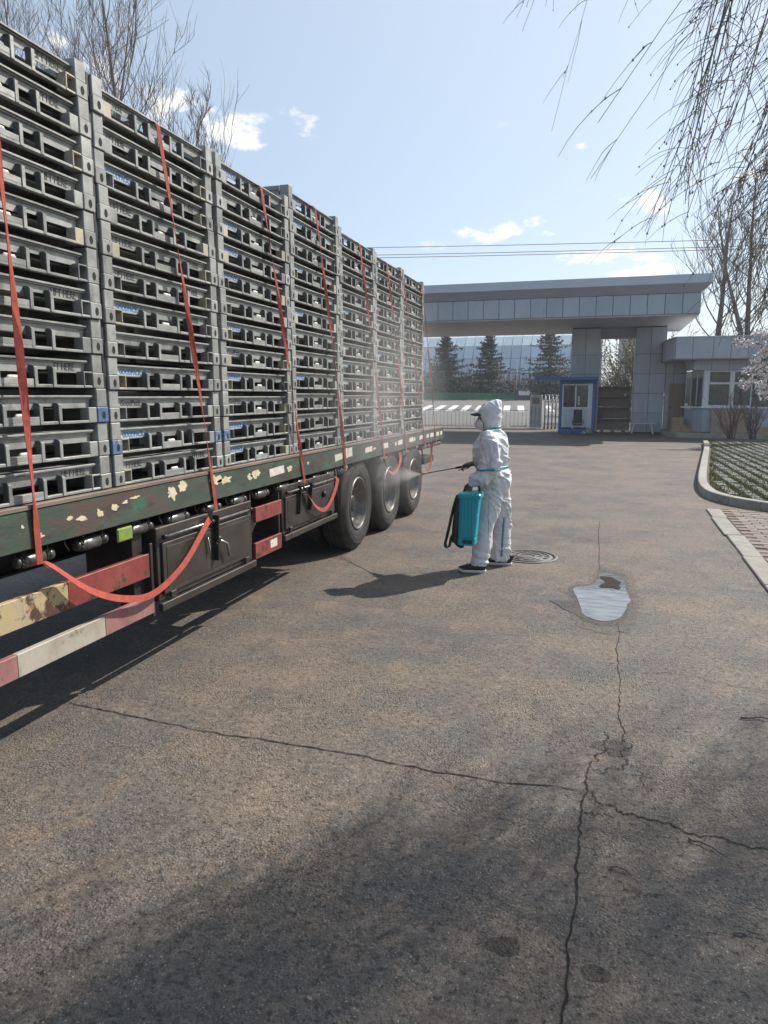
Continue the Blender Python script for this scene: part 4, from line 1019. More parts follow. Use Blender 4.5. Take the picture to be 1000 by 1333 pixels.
for (x, z0, z1, m_) in ((4.55,1.05,1.5,PALEW),(4.86,1.05,1.75,DARKBOX),(5.4,1.05,1.42,WHITEP)): hb(x, x+.2, 34.5, 34.65, z0, z1, 'desk_item', m_, .01)
MB().lathe([(.05,0),(.06,.05),(.0005,.09)], (3.30-OX,33.9-OY,3.13), (0,-.6,-.6), 10).build('camera_dome', STAIN, gh)
# plinth
mb = MB(); mb.prism([(x-OX,y-OY) for x,y in [(2.62,36.5),(2.62,34.2),(3.0,33.05),(10.5,32.75),(10.5,38),(2.75,38)]], 'z', -.02, .19); mb.build('plinth', EDGEC, gh, .01)

# things round the guard house
dr = thing('plain_door', 'loose brown wooden door standing in the corner of the guard house', 'door', (2.86, 36.2, .19))
MB().box(0,.62,-.02,.02,0,2.10).build('door_leaf', DOORB, dr, .004)
MB().bar((.06,-.03,.95),(.06,-.03,1.10),.03,.012).build('handle_plate', STEELD, dr)
MB().tube([(.06,-.03,1.03),(.06,-.07,1.03),(.15,-.07,1.03)], .012, 6).build('handle', STEELD, dr)
def carton(x, y, z, w_, d_, h_, lab, rz=0.):
    t = thing('cardboard_box', lab, 'box', (x,y,z), rz, 'cardboard boxes by the guard house')
    MB().box(-w_/2,w_/2,-d_/2,d_/2,0,h_).build('carton', CARD, t, .006)
    MB().box(-w_/2-.001,w_/2+.001,-.03,.03,h_+.001,h_+.003).build('tape', DOORB, t)
    MB().box(-.03,.03,-d_/2-.002,-d_/2,h_*.55,h_).build('tape', DOORB, t)
carton(3.30, 34.45, .192, .82, .45, .16, 'wide flat cardboard box at the bottom of the pile by the door')
carton(3.20, 34.46, .356, .62, .42, .14, 'flat cardboard box in the middle of the pile by the door')
carton(3.12, 34.46, .500, .46, .38, .32, 'square cardboard box on top of the pile by the door', .1)
carton(6.35, 33.2, .19, .7, .4, .28, 'reddish cardboard box on the plinth at the right edge of the picture')
bd = MB(); bd.add([(4.37,33.50,.20),(5.76,33.50,.20),(5.76,33.66,1.21),(4.37,33.66,1.21),(4.37,33.53,.20),(5.76,33.53,.20),(5.76,33.69,1.21),(4.37,33.69,1.21)], [(0,1,2,3),(7,6,5,4),(0,4,5,1),(1,5,6,2),(2,6,7,3),(3,7,4,0)])
tag(bd.build('board_sheet', PLYB, None, .004), 'large brown board leaning on the wall under the guard house window', 'board')
for i, (x, y, w_, h_, m_, lab) in enumerate(((3.46,34.55,.16,.13,MASKM,'crumpled white bag on the left end of the window sill'),(3.62,34.25,.14,.10,CARD,'small brown packet on the window sill next to the white bag'),(3.84,33.95,.16,.06,STEELD,'dark rag on the window sill by the white post'))):
    r_ = random.Random(i); b_ = bmesh.new(); bmesh.ops.create_icosphere(b_, subdivisions=2, radius=1)
    for v in b_.verts: v.co *= 1+.35*mnoise.noise(v.co*2.1+Vector((i*5,0,0))); v.co.x *= w_/2; v.co.y *= w_/2.4; v.co.z = max(v.co.z*h_*.6, -h_*.45)+h_*.45
    me = bpy.data.meshes.new('sill_item'); b_.to_mesh(me); b_.free(); me.materials.append(m_)
    o = link(['plastic_bag','paper_packet','rag'][i], me, loc=(x,y,1.292)); tag(o, lab, ['bag','packet','rag'][i])

# brown shelf between the pillars
sh = thing('shelf_unit', 'brown open shelf unit standing between the two gate pillars', 'shelf', (.47, 37.05, 0))
for x in (-.73, .73): MB().box(x-.02,x+.02,-.16,.20,.10,2.13).build('side_board', PLANKB, sh, .004)
for z in (.10,.62,1.17,1.68,2.13): MB().box(-.71 if z < 2.1 else -.76,.71 if z < 2.1 else .76,-.17,.20,z,z+.035).build('shelf_board', PLANKB, sh, .004)
for k, (za, zb) in enumerate(((.14,.62),(.66,1.17),(1.21,1.68),(1.72,2.13))): MB().box(-.71,.71,.17,.19,za,zb).build('back_board', PLANKB, sh)
for x in (-.5, 0, .5): MB().box(x-.08,x+.08,-.14,.16,0,.10).build('foot', PLANKB, sh, .004)
def shelf_item(name, shape, mat, loc, lab, cat):
    o = shape.build(name, mat, None, .004); o.location = loc; tag(o, lab, cat)
shelf_item('bowl', MB().lathe([(.05,0),(.10,.06),(.11,.10),(.10,.10),(.045,.015)], n=16), STAIN, (.84,37.0,1.716), 'pale bowl on the upper right of the brown shelf', 'bowl')
shelf_item('cup', MB().lathe([(.035,0),(.045,.12),(.04,.12),(.03,.01)], n=12), WHITEP, (.98,37.0,1.716), 'white cup beside the bowl on the upper shelf', 'cup')
shelf_item('folded_cloth', MB().box(-.10,.10,-.07,.07,0,.05), WHITEP, (-.12,37.0,1.206), 'folded white cloth at the left of the middle shelf', 'cloth')
shelf_item('plate', MB().lathe([(.05,0),(.12,.03),(.12,.04),(.04,.01)], n=16), STAIN, (.55,37.0,1.206), 'grey plate in the middle of the shelf unit', 'plate')
shelf_item('crate_box', MB().box(-.13,.13,-.1,.1,0,.26), DARKBOX, (-.12,37.0,.656), 'small dark box at the left of the lower shelf', 'box')

# bench
be = thing('bench', 'low pale wooden bench against the grey gate pillar', 'bench', (1.78, 36.1, 0))
MB().box(-.57,.57,-.13,.13,.455,.495).build('seat', WHITEP, be, .006)
for sx in (-1, 1):
    for sy in (-1, 1): MB().bar((sx*.38,sy*.09,.455),(sx*.47,sy*.11,0),.055,.045).build('leg', WHITEP, be)
    MB().bar((sx*.40,-.1,.30),(sx*.40,.1,.30),.025,.025).build('cross_rail', WHITEP, be)

# ------------------------------------------------------------------ blue booth
bo = thing('guard_booth', 'small blue and white guard booth with a flat blue roof', 'booth', (-1.2, 35.5, 0))
def bb(x0,x1,y0,y1,z0,z1,name,mat,bevel=0.0,par=None): return MB().box(x0,x1,y0,y1,z0,z1).build(name, mat, par or bo, bevel)
bb(-.80,.82,-.02,.98,0,.22,'base',BOOTHB,.006)
for x in (-.80,.70):
    for y in (-.02,.88): bb(x,x+.12,y,y+.10,.22,2.45,'corner_post',BOOTHB,.006)
bb(.82,.86,.1,.9,.0,2.45,'side_panel',BOOTHB); bb(-.80,-.76,.08,.88,.22,2.45,'side_panel',BOOTHB); bb(-.68,.70,.94,.97,.22,2.45,'back_panel',CORR)
bb(-1.92,.92,-.45,1.2,2.452,2.60,'roof',BOOTHB,.01)
bb(-1.70,-1.45,-.35,-.15,2.43,2.45,'lamp_panel',WHITEP); bb(-1.2,-.85,-.35,-.15,2.43,2.45,'lamp_panel',WHITEP)
bb(-.68,.70,.0,.06,2.30,2.45,'lintel',BOOTHB,.004)
fr = MB()
for (a,b2,c_,d_) in ((-.66,-.60,.28,2.28),(.50,.56,.28,2.28),(-.08,-.02,1.22,2.22),(-.60,.50,1.16,1.22),(-.60,.50,2.22,2.28)): fr.box(a,b2,-.005,.035,c_,d_)
fo = fr.build('window_frame', WHITEP, bo, .004)
bb(-.598,-.082,.012,.018,1.222,2.218,'pane',GLASS,par=fo); bb(-.018,.498,.012,.018,1.222,2.218,'pane',GLASS,par=fo)
for k in range(3): bb(.06,.13,.004,.008,1.62-.14*k,1.72-.14*k,'notice',WHITEP,par=fo)
bb(.56,.70,.0,.05,.22,2.30,'jamb',CORR)
for k in range(11): bb(-.60+k*.10,-.51+k*.10,.0,.03,.28,1.155,'ribbed_sheet',CORR,.006)
bb(-.6,.6,.5,.7,1.0,1.05,'desk',WOOD)
for k in range(4): MB().bar((-.5+.02*k,.45,1.35+.2*k),(-.12,.5,1.45+.2*k),.02,.05).build('blind_slat', STAIN, bo)
# office chair in front
ch = thing('office_chair', 'black high backed chair standing in front of the blue booth', 'chair', (-1.10, 35.1, 0))
MB().box(-.20,.20,-.24,.20,.40,.47).build('seat', CHAIRB, ch, .02, seg=2)
MB().prism([(-.20,.50),(.20,.50),(.19,1.12),(-.19,1.12)], 'y', -.30, -.24).build('backrest', CHAIRB, ch, .02, seg=2)
for sx in (-1, 1):
    MB().tube([(sx*.24,-.26,.56),(sx*.25,-.24,.0)], .013, 6).build('leg', CHROME, ch)
    MB().tube([(sx*.22,.20,.42),(sx*.25,.24,.0)], .013, 6).build('leg', CHROME, ch)
    MB().tube([(sx*.24,-.26,.62),(sx*.25,.0,.64),(sx*.24,.18,.60),(sx*.23,.2,.44)], .015, 6).build('armrest', CHAIRB, ch)
def lump(name, loc, sx, sy, sz, mat, seed, lab, cat, grp=None):
    b_ = bmesh.new(); bmesh.ops.create_icosphere(b_, subdivisions=3, radius=1)
    for v in b_.verts:
        v.co *= 1+.45*mnoise.noise(v.co*2.3+Vector((seed*5.1,0,0)))
        v.co.x *= sx; v.co.y *= sy; v.co.z = max(v.co.z*sz+sz*.75, 0)
    me = bpy.data.meshes.new(name); b_.to_mesh(me); b_.free(); me.materials.append(mat)
    return tag(link(name, me, loc=loc), lab, cat, grp)
lump('rubbish_bag', (-.62,35.15,.002), .17,.13,.14, M('grey_bag',(.32,.34,.31),(.2,.22,.2),12,.6), 1, 'lumpy grey rubbish bag at the foot of the blue booth', 'bag')
lump('plastic_bottle_heap', (-.82,35.0,.002), .10,.08,.08, M('pale_plastic',(.5,.52,.5),(.38,.4,.38),12,.4), 2, 'small pale heap of litter beside the black chair', 'litter')

# retractable gate
rg = thing('retractable_gate', 'folded stainless steel sliding gate with its drive cabinet beside the booth', 'gate', (-3.75, 40.0, 0))
MB().box(0,.62,-.12,.28,.06,1.78).build('drive_cabinet', STAIN, rg, .02)
MB().box(.12,.50,-.135,-.12,1.30,1.66).build('sign_plate', M('bronze_plate',(.22,.19,.16),rough=.4,metal=.4), rg, .004)
for x in (.1,.3,.5): MB().box(x-.012,x+.012,-.126,-.12,.15,1.2).build('pressing', GALVD, rg)
for k in range(5):
    x = .78+k*.19
    MB().tube([(x,-.08,.08),(x,-.08,1.72)], .028, 8).build('upright', STAIN, rg)
    MB().tube([(x,.22,.08),(x,.22,1.72)], .028, 8).build('upright', STAIN, rg)
    MB().lathe([(.03,0),(.045,.03),(.03,.06),(.0005,.075)], (x,-.08,1.72), n=10).build('finial', STAIN, rg)
    MB().lathe([(.05,-.03),(.06,0),(.05,.03)], (x,-.08,.06), (0,1,0), 12).build('wheel', BLACKP, rg)
    if k < 4:
        for zc in (.45,.85,1.25,1.6):
            pts = [(x+.095+.085*math.cos(a), -.12, zc-.0+.20*math.sin(a)) for a in [2*PI*i/14 for i in range(15)]]
            MB().tube(pts, .014, 5, cap=False).build('lattice_loop', STAIN, rg)
# crowd barrier
ba = thing('crowd_barrier', 'low steel crowd barrier across the gateway behind the worker', 'barrier', (-9.4, 39.6, 0))
MB().tube([(0,0,.08),(0,0,.98),(5.5,0,.98),(5.5,0,.08)], .02, 6).build('frame', GALVD, ba)
MB().tube([(0,0,.12),(5.5,0,.12)], .018, 6).build('lower_rail', STAIN, ba)
for k in range(1, 26): MB().tube([(k*.2115,0,.12),(k*.2115,0,.98)], .009, 5).build('bar', GALVD, ba)
for k in range(4): MB().box(.5+k*1.5,.56+k*1.5,-.25,.25,.0,.05).build('foot', STAIN, ba)
mb = MB(); mb.bar((-8.5,38.6,.03),(-3.9,38.6,.03),.12,.05); tag(mb.build('pale_strip', EDGEC), 'thin pale strip lying across the ground of the gateway', 'gate track')  # low pale strip across the gateway ground

# ------------------------------------------------------------------ beyond the street
va = thing('glazed_vault_hall', 'long hall with a rounded glass vault behind the spruce trees', 'hall', (-20, 100, zr(100)))
RV, NR = 8.3, 6
ang = [PI - i*(PI*.5)/NR for i in range(NR+1)]
pr = [(8.0+RV*math.cos(a), 1.0+RV*math.sin(a)) for a in ang]                 # (y, z) from the front foot to the crown
cw_ = 1.30; X0, X1 = -26.0, 19.5
for i in range(NR):
    (y0, z0), (y1, z1) = pr[i], pr[i+1]
    m_ = MB(); d_ = Vector((0, y1-y0, z1-z0)).normalized(); e0 = .04
    n_ = Vector((0, -d_.z, d_.y))*.03
    a = Vector((0,y0,z0))+d_*e0; b2 = Vector((0,y1,z1))-d_*e0
    m_.add([a+Vector((.04,0,0)), a+Vector((cw_-.04,0,0)), b2+Vector((cw_-.04,0,0)), b2+Vector((.04,0,0)),
            a+Vector((.04,0,0))+n_, a+Vector((cw_-.04,0,0))+n_, b2+Vector((cw_-.04,0,0))+n_, b2+Vector((.04,0,0))+n_],
           [(0,1,2,3),(7,6,5,4),(0,4,5,1),(1,5,6,2),(2,6,7,3),(3,7,4,0)])
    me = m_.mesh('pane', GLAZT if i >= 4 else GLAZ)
    for k in range(int((X1-X0)/cw_)): link('pane', me, va, loc=(X0+k*cw_, 0, 0))
core = MB(); core.prism([(y+.05, z-.02) for y, z in pr]+[(16-(y+.05), z-.02) for y, z in reversed(pr)], 'x', X0, X1); core.build('vault_shell', RIBM, va)
for k in range(int((X1-X0)/cw_)+1):
    MB().tube([(X0+k*cw_, y-.02, z+.02) for y, z in pr], .06, 4).build('rib', RIBM, va)
MB().box(X0,X1,-.3,.0,0,1.4).build('base_wall', PALEW, va)
MB().box(X0,X1,7.4,8.6,9.28,9.50).build('ridge', RIBM, va)
# buildings further off
def far_block(x0,x1,y,z0,z1,mat,lab,nwx,nwz):
    t = thing('far_building', lab, 'building', ((x0+x1)/2, y, zr(y)))
    w_ = x1-x0; MB().box(-w_/2,w_/2,0,12,0,z1).build('wall', mat, t)
    MB().box(-w_/2-.2,w_/2+.2,-.2,12.2,z1,z1+.4).build('parapet', PALEW, t)
    wm = MB(); wm.box(-.7,.7,-.03,.02,-.8,.8); wf = wm.mesh('window', GLASS)
    fm = MB(); fm.box(-.78,.78,-.05,-.03,.8,.9); fm.box(-.78,.78,-.05,-.03,-.9,-.8); fm.box(-.04,.04,-.05,-.03,-.8,.8); ff = fm.mesh('frame', WHITEP)
    for i in range(nwx):
        for j in range(nwz):
            wo = link('window', wf, t, loc=(-w_/2+(i+.5)*w_/nwx, 0, z1-2.0-3.2*j)); link('frame', ff, wo)
far_block(-52, -20, 150, 0, 13.7, BRICKW, 'brown brick block just showing above the glass vault at the left', 8, 3)
far_block(-14, -4, 160, 0, 14.5, PALEW, 'pale flat roofed block showing above the glass vault', 4, 3)
far_block(1.5, 3.8, 85, 0, 9.6, PALEW, 'narrow pale tower block seen in the gap between the gate pillars', 1, 2)

# green barrier along the far pavement
gbn = thing('green_barrier', 'long low green plastic barrier along the far side of the street', 'barrier', (-18, 75, zr(75)))
pm = MB(); pm.box(0,1.44,0,.06,.05,.62); pm.box(0,1.44,-.02,.08,.62,.68); GBM = pm.mesh('panel', GREENF, .01)
for k in range(13): link('panel', GBM, gbn, loc=(-8+k*1.5, 0, 0))
for k in range(14): MB().box(-8.05+k*1.5,-7.97+k*1.5,-.02,.1,0,.72).build('post', GREENF, gbn)
# lamp post and utility box
lp = thing('lamp_post', 'slim grey lamp post with a double arm standing before the spruces', 'lamp post', (-8.55, 76, zr(76)))
MB().tube([(0,0,0),(0,0,3.0)], [.08,.06], 10).build('pole', GALV, lp)
MB().tube([(-.55,0,3.05),(0,0,2.98),(.55,0,3.05)], .035, 6).build('arm', GALV, lp)
for s_ in (-1, 1): MB().box(s_*.5-.22,s_*.5+.22,-.1,.1,3.03,3.12).build('lamp_head', GALV, lp, .02)
ub = thing('utility_cabinet', 'dark utility cabinet with a pale plate at the end of the green barrier', 'cabinet', (-7.6, 74.6, zr(74.6)))
MB().box(-.95,.75,0,.6,0,.95).build('body', DARKBOX, ub, .02); MB().box(-.55,.55,-.02,0,.45,.9).build('plate', WHITEP, ub)
sg = thing('sign_post', 'small pale sign on a post beside the folded gate', 'sign', (-3.0, 73, zr(73)))
MB().tube([(0,0,0),(0,0,1.2)], .05, 6).build('post', GALV, sg); MB().box(-.55,.55,-.04,.04,1.1,1.35).build('sign_board', WHITEP, sg)

def spruce(loc, H_, W_, seed, lab, dens=1.0):
    rnd = random.Random(seed); t = thing('spruce_tree', lab, 'tree', loc, 0, 'spruce trees across the street')
    MB().tube([(0,0,0),(.05,0,H_*.5),(0,0,H_)], [.17,.10,.02], 7).build('trunk', TRUNK, t)
    m_ = MB(); bo_ = MB(); z = H_*.06
    while z < H_*.985:
        f = 1-z/H_; rad = W_*(f**.8)*rnd.uniform(.6,1.4)*(.75 if z < H_*.12 else 1); nb_ = int((5+7*f)*dens)+1
        for k in range(nb_):
            if rnd.random() < .12: continue
            a = 2*PI*(k+rnd.random()*.8)/nb_; L_ = rad*rnd.uniform(.45,1.35); d_ = Vector((math.cos(a), math.sin(a), 0))
            pts = [Vector((0,0,z))]; n_ = 6
            for i in range(1, n_+1):
                q = i/n_; pts.append(Vector((0,0,z)) + d_*(L_*q) + Vector((0,0, L_*(-.30*q+.26*q*q) + .12*q)))
            bo_.tube(pts, [.035*(1-.8*i/n_)*f+.006 for i in range(n_+1)], 3)
            for i in range(1, n_+1):
                for s_ in range(int(10*dens)):
                    p = pts[i].lerp(pts[i-1], rnd.random()); side = Vector((-d_.y, d_.x, 0))*rnd.uniform(-1,1)
                    tip = p + (d_*rnd.uniform(.0,.5)+side*.8+Vector((0,0,rnd.uniform(-.55,.25)))).normalized()*rnd.uniform(.16,.46)*(.6+.6*f)
                    wv = (tip-p).cross(Vector((rnd.uniform(-1,1),rnd.uniform(-1,1),rnd.uniform(-1,1))))
                    if wv.length < 1e-4: continue
                    wv = wv.normalized()*rnd.uniform(.035,.075); mid = p.lerp(tip,.5)
                    m_.add([p, mid+wv, tip, mid-wv], [(0,1,2,3)])
        z += H_*.052*(.6+.7*f)*rnd.uniform(.8,1.2)
    bo_.build('boughs', TWIG, t, fastmesh=True)
    m_.build('crown', NEEDLE, t, fastmesh=True)
spruce((-16.3,78,zr(78)), 6.7, 3.2, 1, 'dense dark spruce standing just right of the trailer end', 1.1)
spruce((-11.7,78,zr(78)), 7.0, 3.1, 2, 'middle spruce with an open crown before the glass vault', 1.0)
spruce((-5.5,78,zr(78)), 7.4, 4.0, 3, 'broad spruce partly behind the grey gate pillar', 1.0)

# generic bare tree
def bare_tree(name, loc, H_, seed, lab, cat='tree', grp=None, lean=(0,0), spread=.75, r0=.14, nprim=26, bark=TRUNK, tw=TWIG, up=.55, first=.25, fork=False, tmin=.006, nsec=8, nter=5):
    rnd = random.Random(seed); t = thing(name, lab, cat, loc, 0, grp)
    tr_ = MB(); br = MB(); tg = MB()
    def path(p, d, L_, n_, upw, wob):
        pts = [p.copy()]; d = d.normalized()
        for i in range(n_):
            d = (d + Vector((rnd.uniform(-wob,wob), rnd.uniform(-wob,wob), rnd.uniform(-wob,wob)*.6+upw))).normalized()
            p = p + d*(L_/n_); pts.append(p.copy())
        return pts
    trunks = []
    base = path(Vector((0,0,0)), Vector((lean[0],lean[1],1)), H_, 14, .03, .035)
    tr_.tube(base, [max(.012, r0*(1-.92*(i/14)**.9)) for i in range(15)], 9); trunks.append((base, r0, H_))
    if fork:
        k = 3; b2 = path(base[k], Vector((rnd.uniform(-.5,.5), rnd.uniform(-.4,.4), 1)), H_*.72, 12, .05, .07)
        tr_.tube(b2, [max(.012, r0*.7*(1-.92*(i/12)**.9)) for i in range(13)], 8); trunks.append((b2, r0*.7, H_*.72))
    for (pts, rr, HH) in trunks:
        for k in range(nprim):
            q = first+(1-first)*((k+rnd.random())/nprim); q = min(q, .985); f = q*(len(pts)-1); i = int(f); p = pts[i].lerp(pts[min(i+1,len(pts)-1)], f-i)
            a = k*2.4+rnd.uniform(-.4,.4); d_ = Vector((math.cos(a)*spread, math.sin(a)*spread, rnd.uniform(.45,.95)))
            L_ = HH*(.40*(1-q)+.09)*rnd.uniform(.7,1.2); r1 = max(tmin*1.6, rr*.24*(1-q*.7))
            P1 = path(p, d_, L_, 7, up*.28, .16); br.tube(P1, [max(tmin, r1*(1-.8*j/7)) for j in range(8)], 5)
            for s_ in range(nsec):
                qq = rnd.uniform(.25,1); fj = qq*7; j = min(int(fj),6); p2 = P1[j].lerp(P1[j+1], fj-j); dd = (P1[j+1]-P1[j]).normalized()
                sd = Vector((rnd.uniform(-1,1),rnd.uniform(-1,1),rnd.uniform(-.2,.9))); L2 = L_*rnd.uniform(.22,.5)
                P2 = path(p2, dd*.7+sd*.7, L2, 4, up*.25, .18); br.tube(P2, [max(tmin*.9, r1*.4*(1-.7*j2/4)) for j2 in range(5)], 3, cap=False)
                for u_ in range(nter):
                    q3 = rnd.uniform(.2,1); fj = q3*4; j3 = min(int(fj),3); p3 = P2[j3].lerp(P2[j3+1], fj-j3)
                    d3 = (P2[j3+1]-P2[j3]).normalized()+Vector((rnd.uniform(-.8,.8),rnd.uniform(-.8,.8),rnd.uniform(-.1,.9)))
                    P3 = path(p3, d3, L2*rnd.uniform(.3,.7)+.08, 3, up*.2, .2); tg.tube(P3, [tmin*.85,tmin*.75,tmin*.6,tmin*.4], 3, cap=False)
    tr_.build('trunk', bark, t, fastmesh=True); br.build('branches', tw, t, fastmesh=True); tg.build('twigs', tw, t, kind='stuff', fastmesh=True)
    return t
G1 = 'bare trees behind the lorry'
bare_tree('bare_tree', (-13.7,20,0), 14.2, 21, 'tall straight bare tree rising above the second crate stack', grp=G1, r0=.15, nprim=34, first=.3, spread=.6, tmin=.0065)
bare_tree('bare_tree', (-15.4,20.5,0), 13.6, 22, 'forked bare tree left of the tall straight one behind the crates', grp=G1, r0=.15, nprim=18, fork=True, first=.4, spread=.6, tmin=.006, nsec=5, nter=3)
bare_tree('bare_tree', (-19.5,22.5,0), 15.5, 23, 'dense twiggy bare tree at the top left corner', grp=G1, r0=.16, nprim=32, first=.4, spread=.45, tmin=.006)
bare_tree('bare_tree', (-13.1,20.4,0), 10.2, 24, 'short bare tree leaning right beside the tall one', grp=G1, r0=.13, nprim=18, lean=(.10,0), first=.4, spread=.55, tmin=.006)
bare_tree('bare_tree', (-12.2,22,0), 9.6, 25, 'small bare sapling above the third crate stack', grp=G1, r0=.08, nprim=20, first=.4, spread=.45, tmin=.006, nsec=5)
bare_tree('bare_tree', (-17.2,21.5,0), 13.0, 26, 'thin bare tree between the corner tree and the forked one', grp=G1, r0=.09, nprim=20, first=.45, spread=.4, tmin=.006, nsec=5)
G2 = 'bare trees behind the guard house'
bare_tree('bare_tree', (6.0,45,.2), 12.0, 31, 'bare tree with a pale trunk just right of the gate canopy end', grp=G2, r0=.26, nprim=22, first=.30, tmin=.012, fork=False, nsec=6, nter=4)
bare_tree('bare_tree', (7.5,45,.2), 13.0, 32, 'bare tree with curving boughs behind the guard house near the right edge', grp=G2, r0=.24, nprim=22, first=.28, tmin=.012, fork=True, nsec=6, nter=4)
bare_tree('bare_tree', (9.4,47,.2), 12.0, 33, 'bare tree at the far right edge above the guard house roof', grp=G2, r0=.2, nprim=20, first=.28, tmin=.012, nsec=6, nter=4)

def shrub(name, loc, H_, W_, seed, lab, nst=14, dots=None, ndots=0, grp=None, tmin=.010, dsz=.05):
    rnd = random.Random(seed); t = thing(name, lab, 'shrub', loc, 0, grp); m_ = MB(); dm = MB()
    for k in range(nst):
        a = rnd.uniform(0,2*PI); d_ = Vector((math.cos(a)*W_/H_*rnd.uniform(.1,.9), math.sin(a)*W_/H_*rnd.uniform(.1,.9), 1)).normalized(); p = Vector((rnd.uniform(-.15,.15),rnd.uniform(-.15,.15),0)); pts = [p.copy()]
        L_ = H_*rnd.uniform(.6,1.05)
        for i in range(6): d_ = (d_+Vector((rnd.uniform(-.2,.2),rnd.uniform(-.2,.2),.05))).normalized(); p = p+d_*L_/6; pts.append(p.copy())
        m_.tube(pts, [tmin*(2.2-1.8*i/6) for i in range(7)], 4, cap=False)
        for s_ in range(9):
            j = rnd.randint(1,5); q = pts[j].lerp(pts[j+1], rnd.random()); dd = (d_+Vector((rnd.uniform(-1,1),rnd.uniform(-1,1),rnd.uniform(-.2,.8)))).normalized(); P2 = [q.copy()]
            for i in range(3): dd = (dd+Vector((rnd.uniform(-.25,.25),rnd.uniform(-.25,.25),rnd.uniform(-.1,.2)))).normalized(); q = q+dd*H_*.11; P2.append(q.copy())
            m_.tube(P2, [tmin*.8,tmin*.7,tmin*.55,tmin*.35], 3, cap=False)
            if dots:
                for z_ in range(ndots):
                    j2 = rnd.randint(0,2); c = P2[j2].lerp(P2[j2+1], rnd.random())+Vector((rnd.uniform(-1,1),rnd.uniform(-1,1),rnd.uniform(-1,1)))*dsz
                    n_ = Vector((rnd.uniform(-1,1),rnd.uniform(-1,1),rnd.uniform(-1,1))).normalized(); u_ = n_.orthogonal().normalized()*dsz*rnd.uniform(.5,1); v_ = n_.cross(u_)
                    dm.add([c+u_, c+v_, c-u_, c-v_], [(0,1,2,3)])
    m_.build('stems', BRUSH, t, fastmesh=True)
    if dm.v: dm.build('blossom' if dots is BLOSS else 'foliage', dots, t, kind='stuff', fastmesh=True)
    return t
# leafless thicket under the spruces: one mass
rnd = random.Random(77); th = MB()
for k in range(520):
    p = Vector((rnd.uniform(-27,2), rnd.uniform(79,84), zr(80))); a = rnd.uniform(0,2*PI); d_ = Vector((math.cos(a)*.5, math.sin(a)*.5, 1)); L_ = rnd.uniform(1.2,2.7)
    for b_ in range(4):
        q = p+d_.normalized()*L_*.15*b_; dd = Vector((rnd.uniform(-.7,.7),rnd.uniform(-.5,.5),1)).normalized(); P2 = [q.copy()]
        for i in range(4): dd = (dd+Vector((rnd.uniform(-.3,.3),rnd.uniform(-.3,.3),.05))).normalized(); q = q+dd*L_/4.5; P2.append(q.copy())
        th.tube(P2, [.035,.03,.025,.018,.010], 3, cap=False)
tb = th.build('thicket', BRUSH, kind='stuff', label='leafless brownish thicket below the spruce trees', fastmesh=True)
shrub('blossom_bush', (1.55,46,.24), 5.0, 3.0, 41, 'pale blossoming bush in the left of the gap between the gate pillars', 34, PALELEAF, 20, 'pale bushes behind the gate pillars', .013, .06)
shrub('blossom_bush', (2.9,48,.3), 4.9, 2.6, 42, 'pale budding bush in the right of the gap between the gate pillars', 34, PALELEAF, 20, 'pale bushes behind the gate pillars', .014, .055)
shrub('blossom_bush', (2.2,43.5,.14), 2.7, 2.0, 43, 'low white flowering bush above the brown shelf unit', 20, BLOSS, 8, 'pale bushes behind the gate pillars', .012, .045)
shrub('bare_shrub', (4.75,30.6,.1), 1.75, 1.7, 44, 'leafless shrub with dark arching stems before the guard house board', 13, None, 0, 'shrubs before the guard house', .011)
shrub('bare_shrub', (5.55,30.8,.1), 1.75, 1.4, 45, 'leafless shrub at the right edge before the guard house wall', 10, None, 0, 'shrubs before the guard house', .012)
shrub('bare_shrub', (7.0,44,.2), 5.0, 2.2, 46, 'feathery bush showing over the guard house roof', 26, PALELEAF, 6, None, .012, .05)
# white plum blossom reaching in from the right
pt = thing('plum_tree', 'plum tree with white blossom branches reaching in from the right edge', 'tree', (6.5, 28.6, .1))
rnd = random.Random(9); bm1 = MB(); bm2 = MB()
MB().tube([(0,0,0),(-.1,0,1.2),(-.2,.1,2.4),(-.1,.1,3.4)], [.10,.08,.06,.03], 7).build('trunk', TRUNK, pt)
tips = [(-1.45,0,3.0),(-1.7,-.1,2.75),(-2.35,-.2,3.45),(-1.2,0,2.3),(-1.95,.1,2.05),(-1.3,-.1,1.85),(-.9,0,3.6),(-1.5,.2,3.75),(-1.75,0,2.45),(-1.1,.1,1.6),(-1.0,0,2.75),(-1.35,-.2,3.3)]
for (x, y, z) in tips:
    s0 = Vector((-.12,.05,max(1.0,z-.75))); e0 = Vector((x,y,z)); md = s0.lerp(e0,.55)+Vector((0,0,.28)); pts = smooth_pts([s0, md, e0], 6)
    bm1.tube(pts, [.03-.024*i/(len(pts)-1) for i in range(len(pts))], 5)
    for k in range(34):
        f = rnd.uniform(.3,1); c0 = pts[min(int(f*(len(pts)-1)),len(pts)-1)]
        e1 = c0+Vector((rnd.uniform(-.22,.10),rnd.uniform(-.16,.16),rnd.uniform(-.12,.16))); bm1.tube([c0, c0.lerp(e1,.5)+Vector((0,0,.02)), e1], [.007,.006,.004], 3, cap=False)
        for q in range(9):
            c = e1+Vector((rnd.gauss(0,.045),rnd.gauss(0,.045),rnd.gauss(0,.04))); n_ = Vector((rnd.uniform(-1,1),rnd.uniform(-1,.2),rnd.uniform(-.3,1))).normalized()
            u_ = n_.orthogonal().normalized()*rnd.uniform(.022,.04); v_ = n_.cross(u_)
            bm2.add([c+(u_*math.cos(a)+v_*math.sin(a)) for a in [2*PI*i/5 for i in range(5)]], [(0,1,2,3,4)])
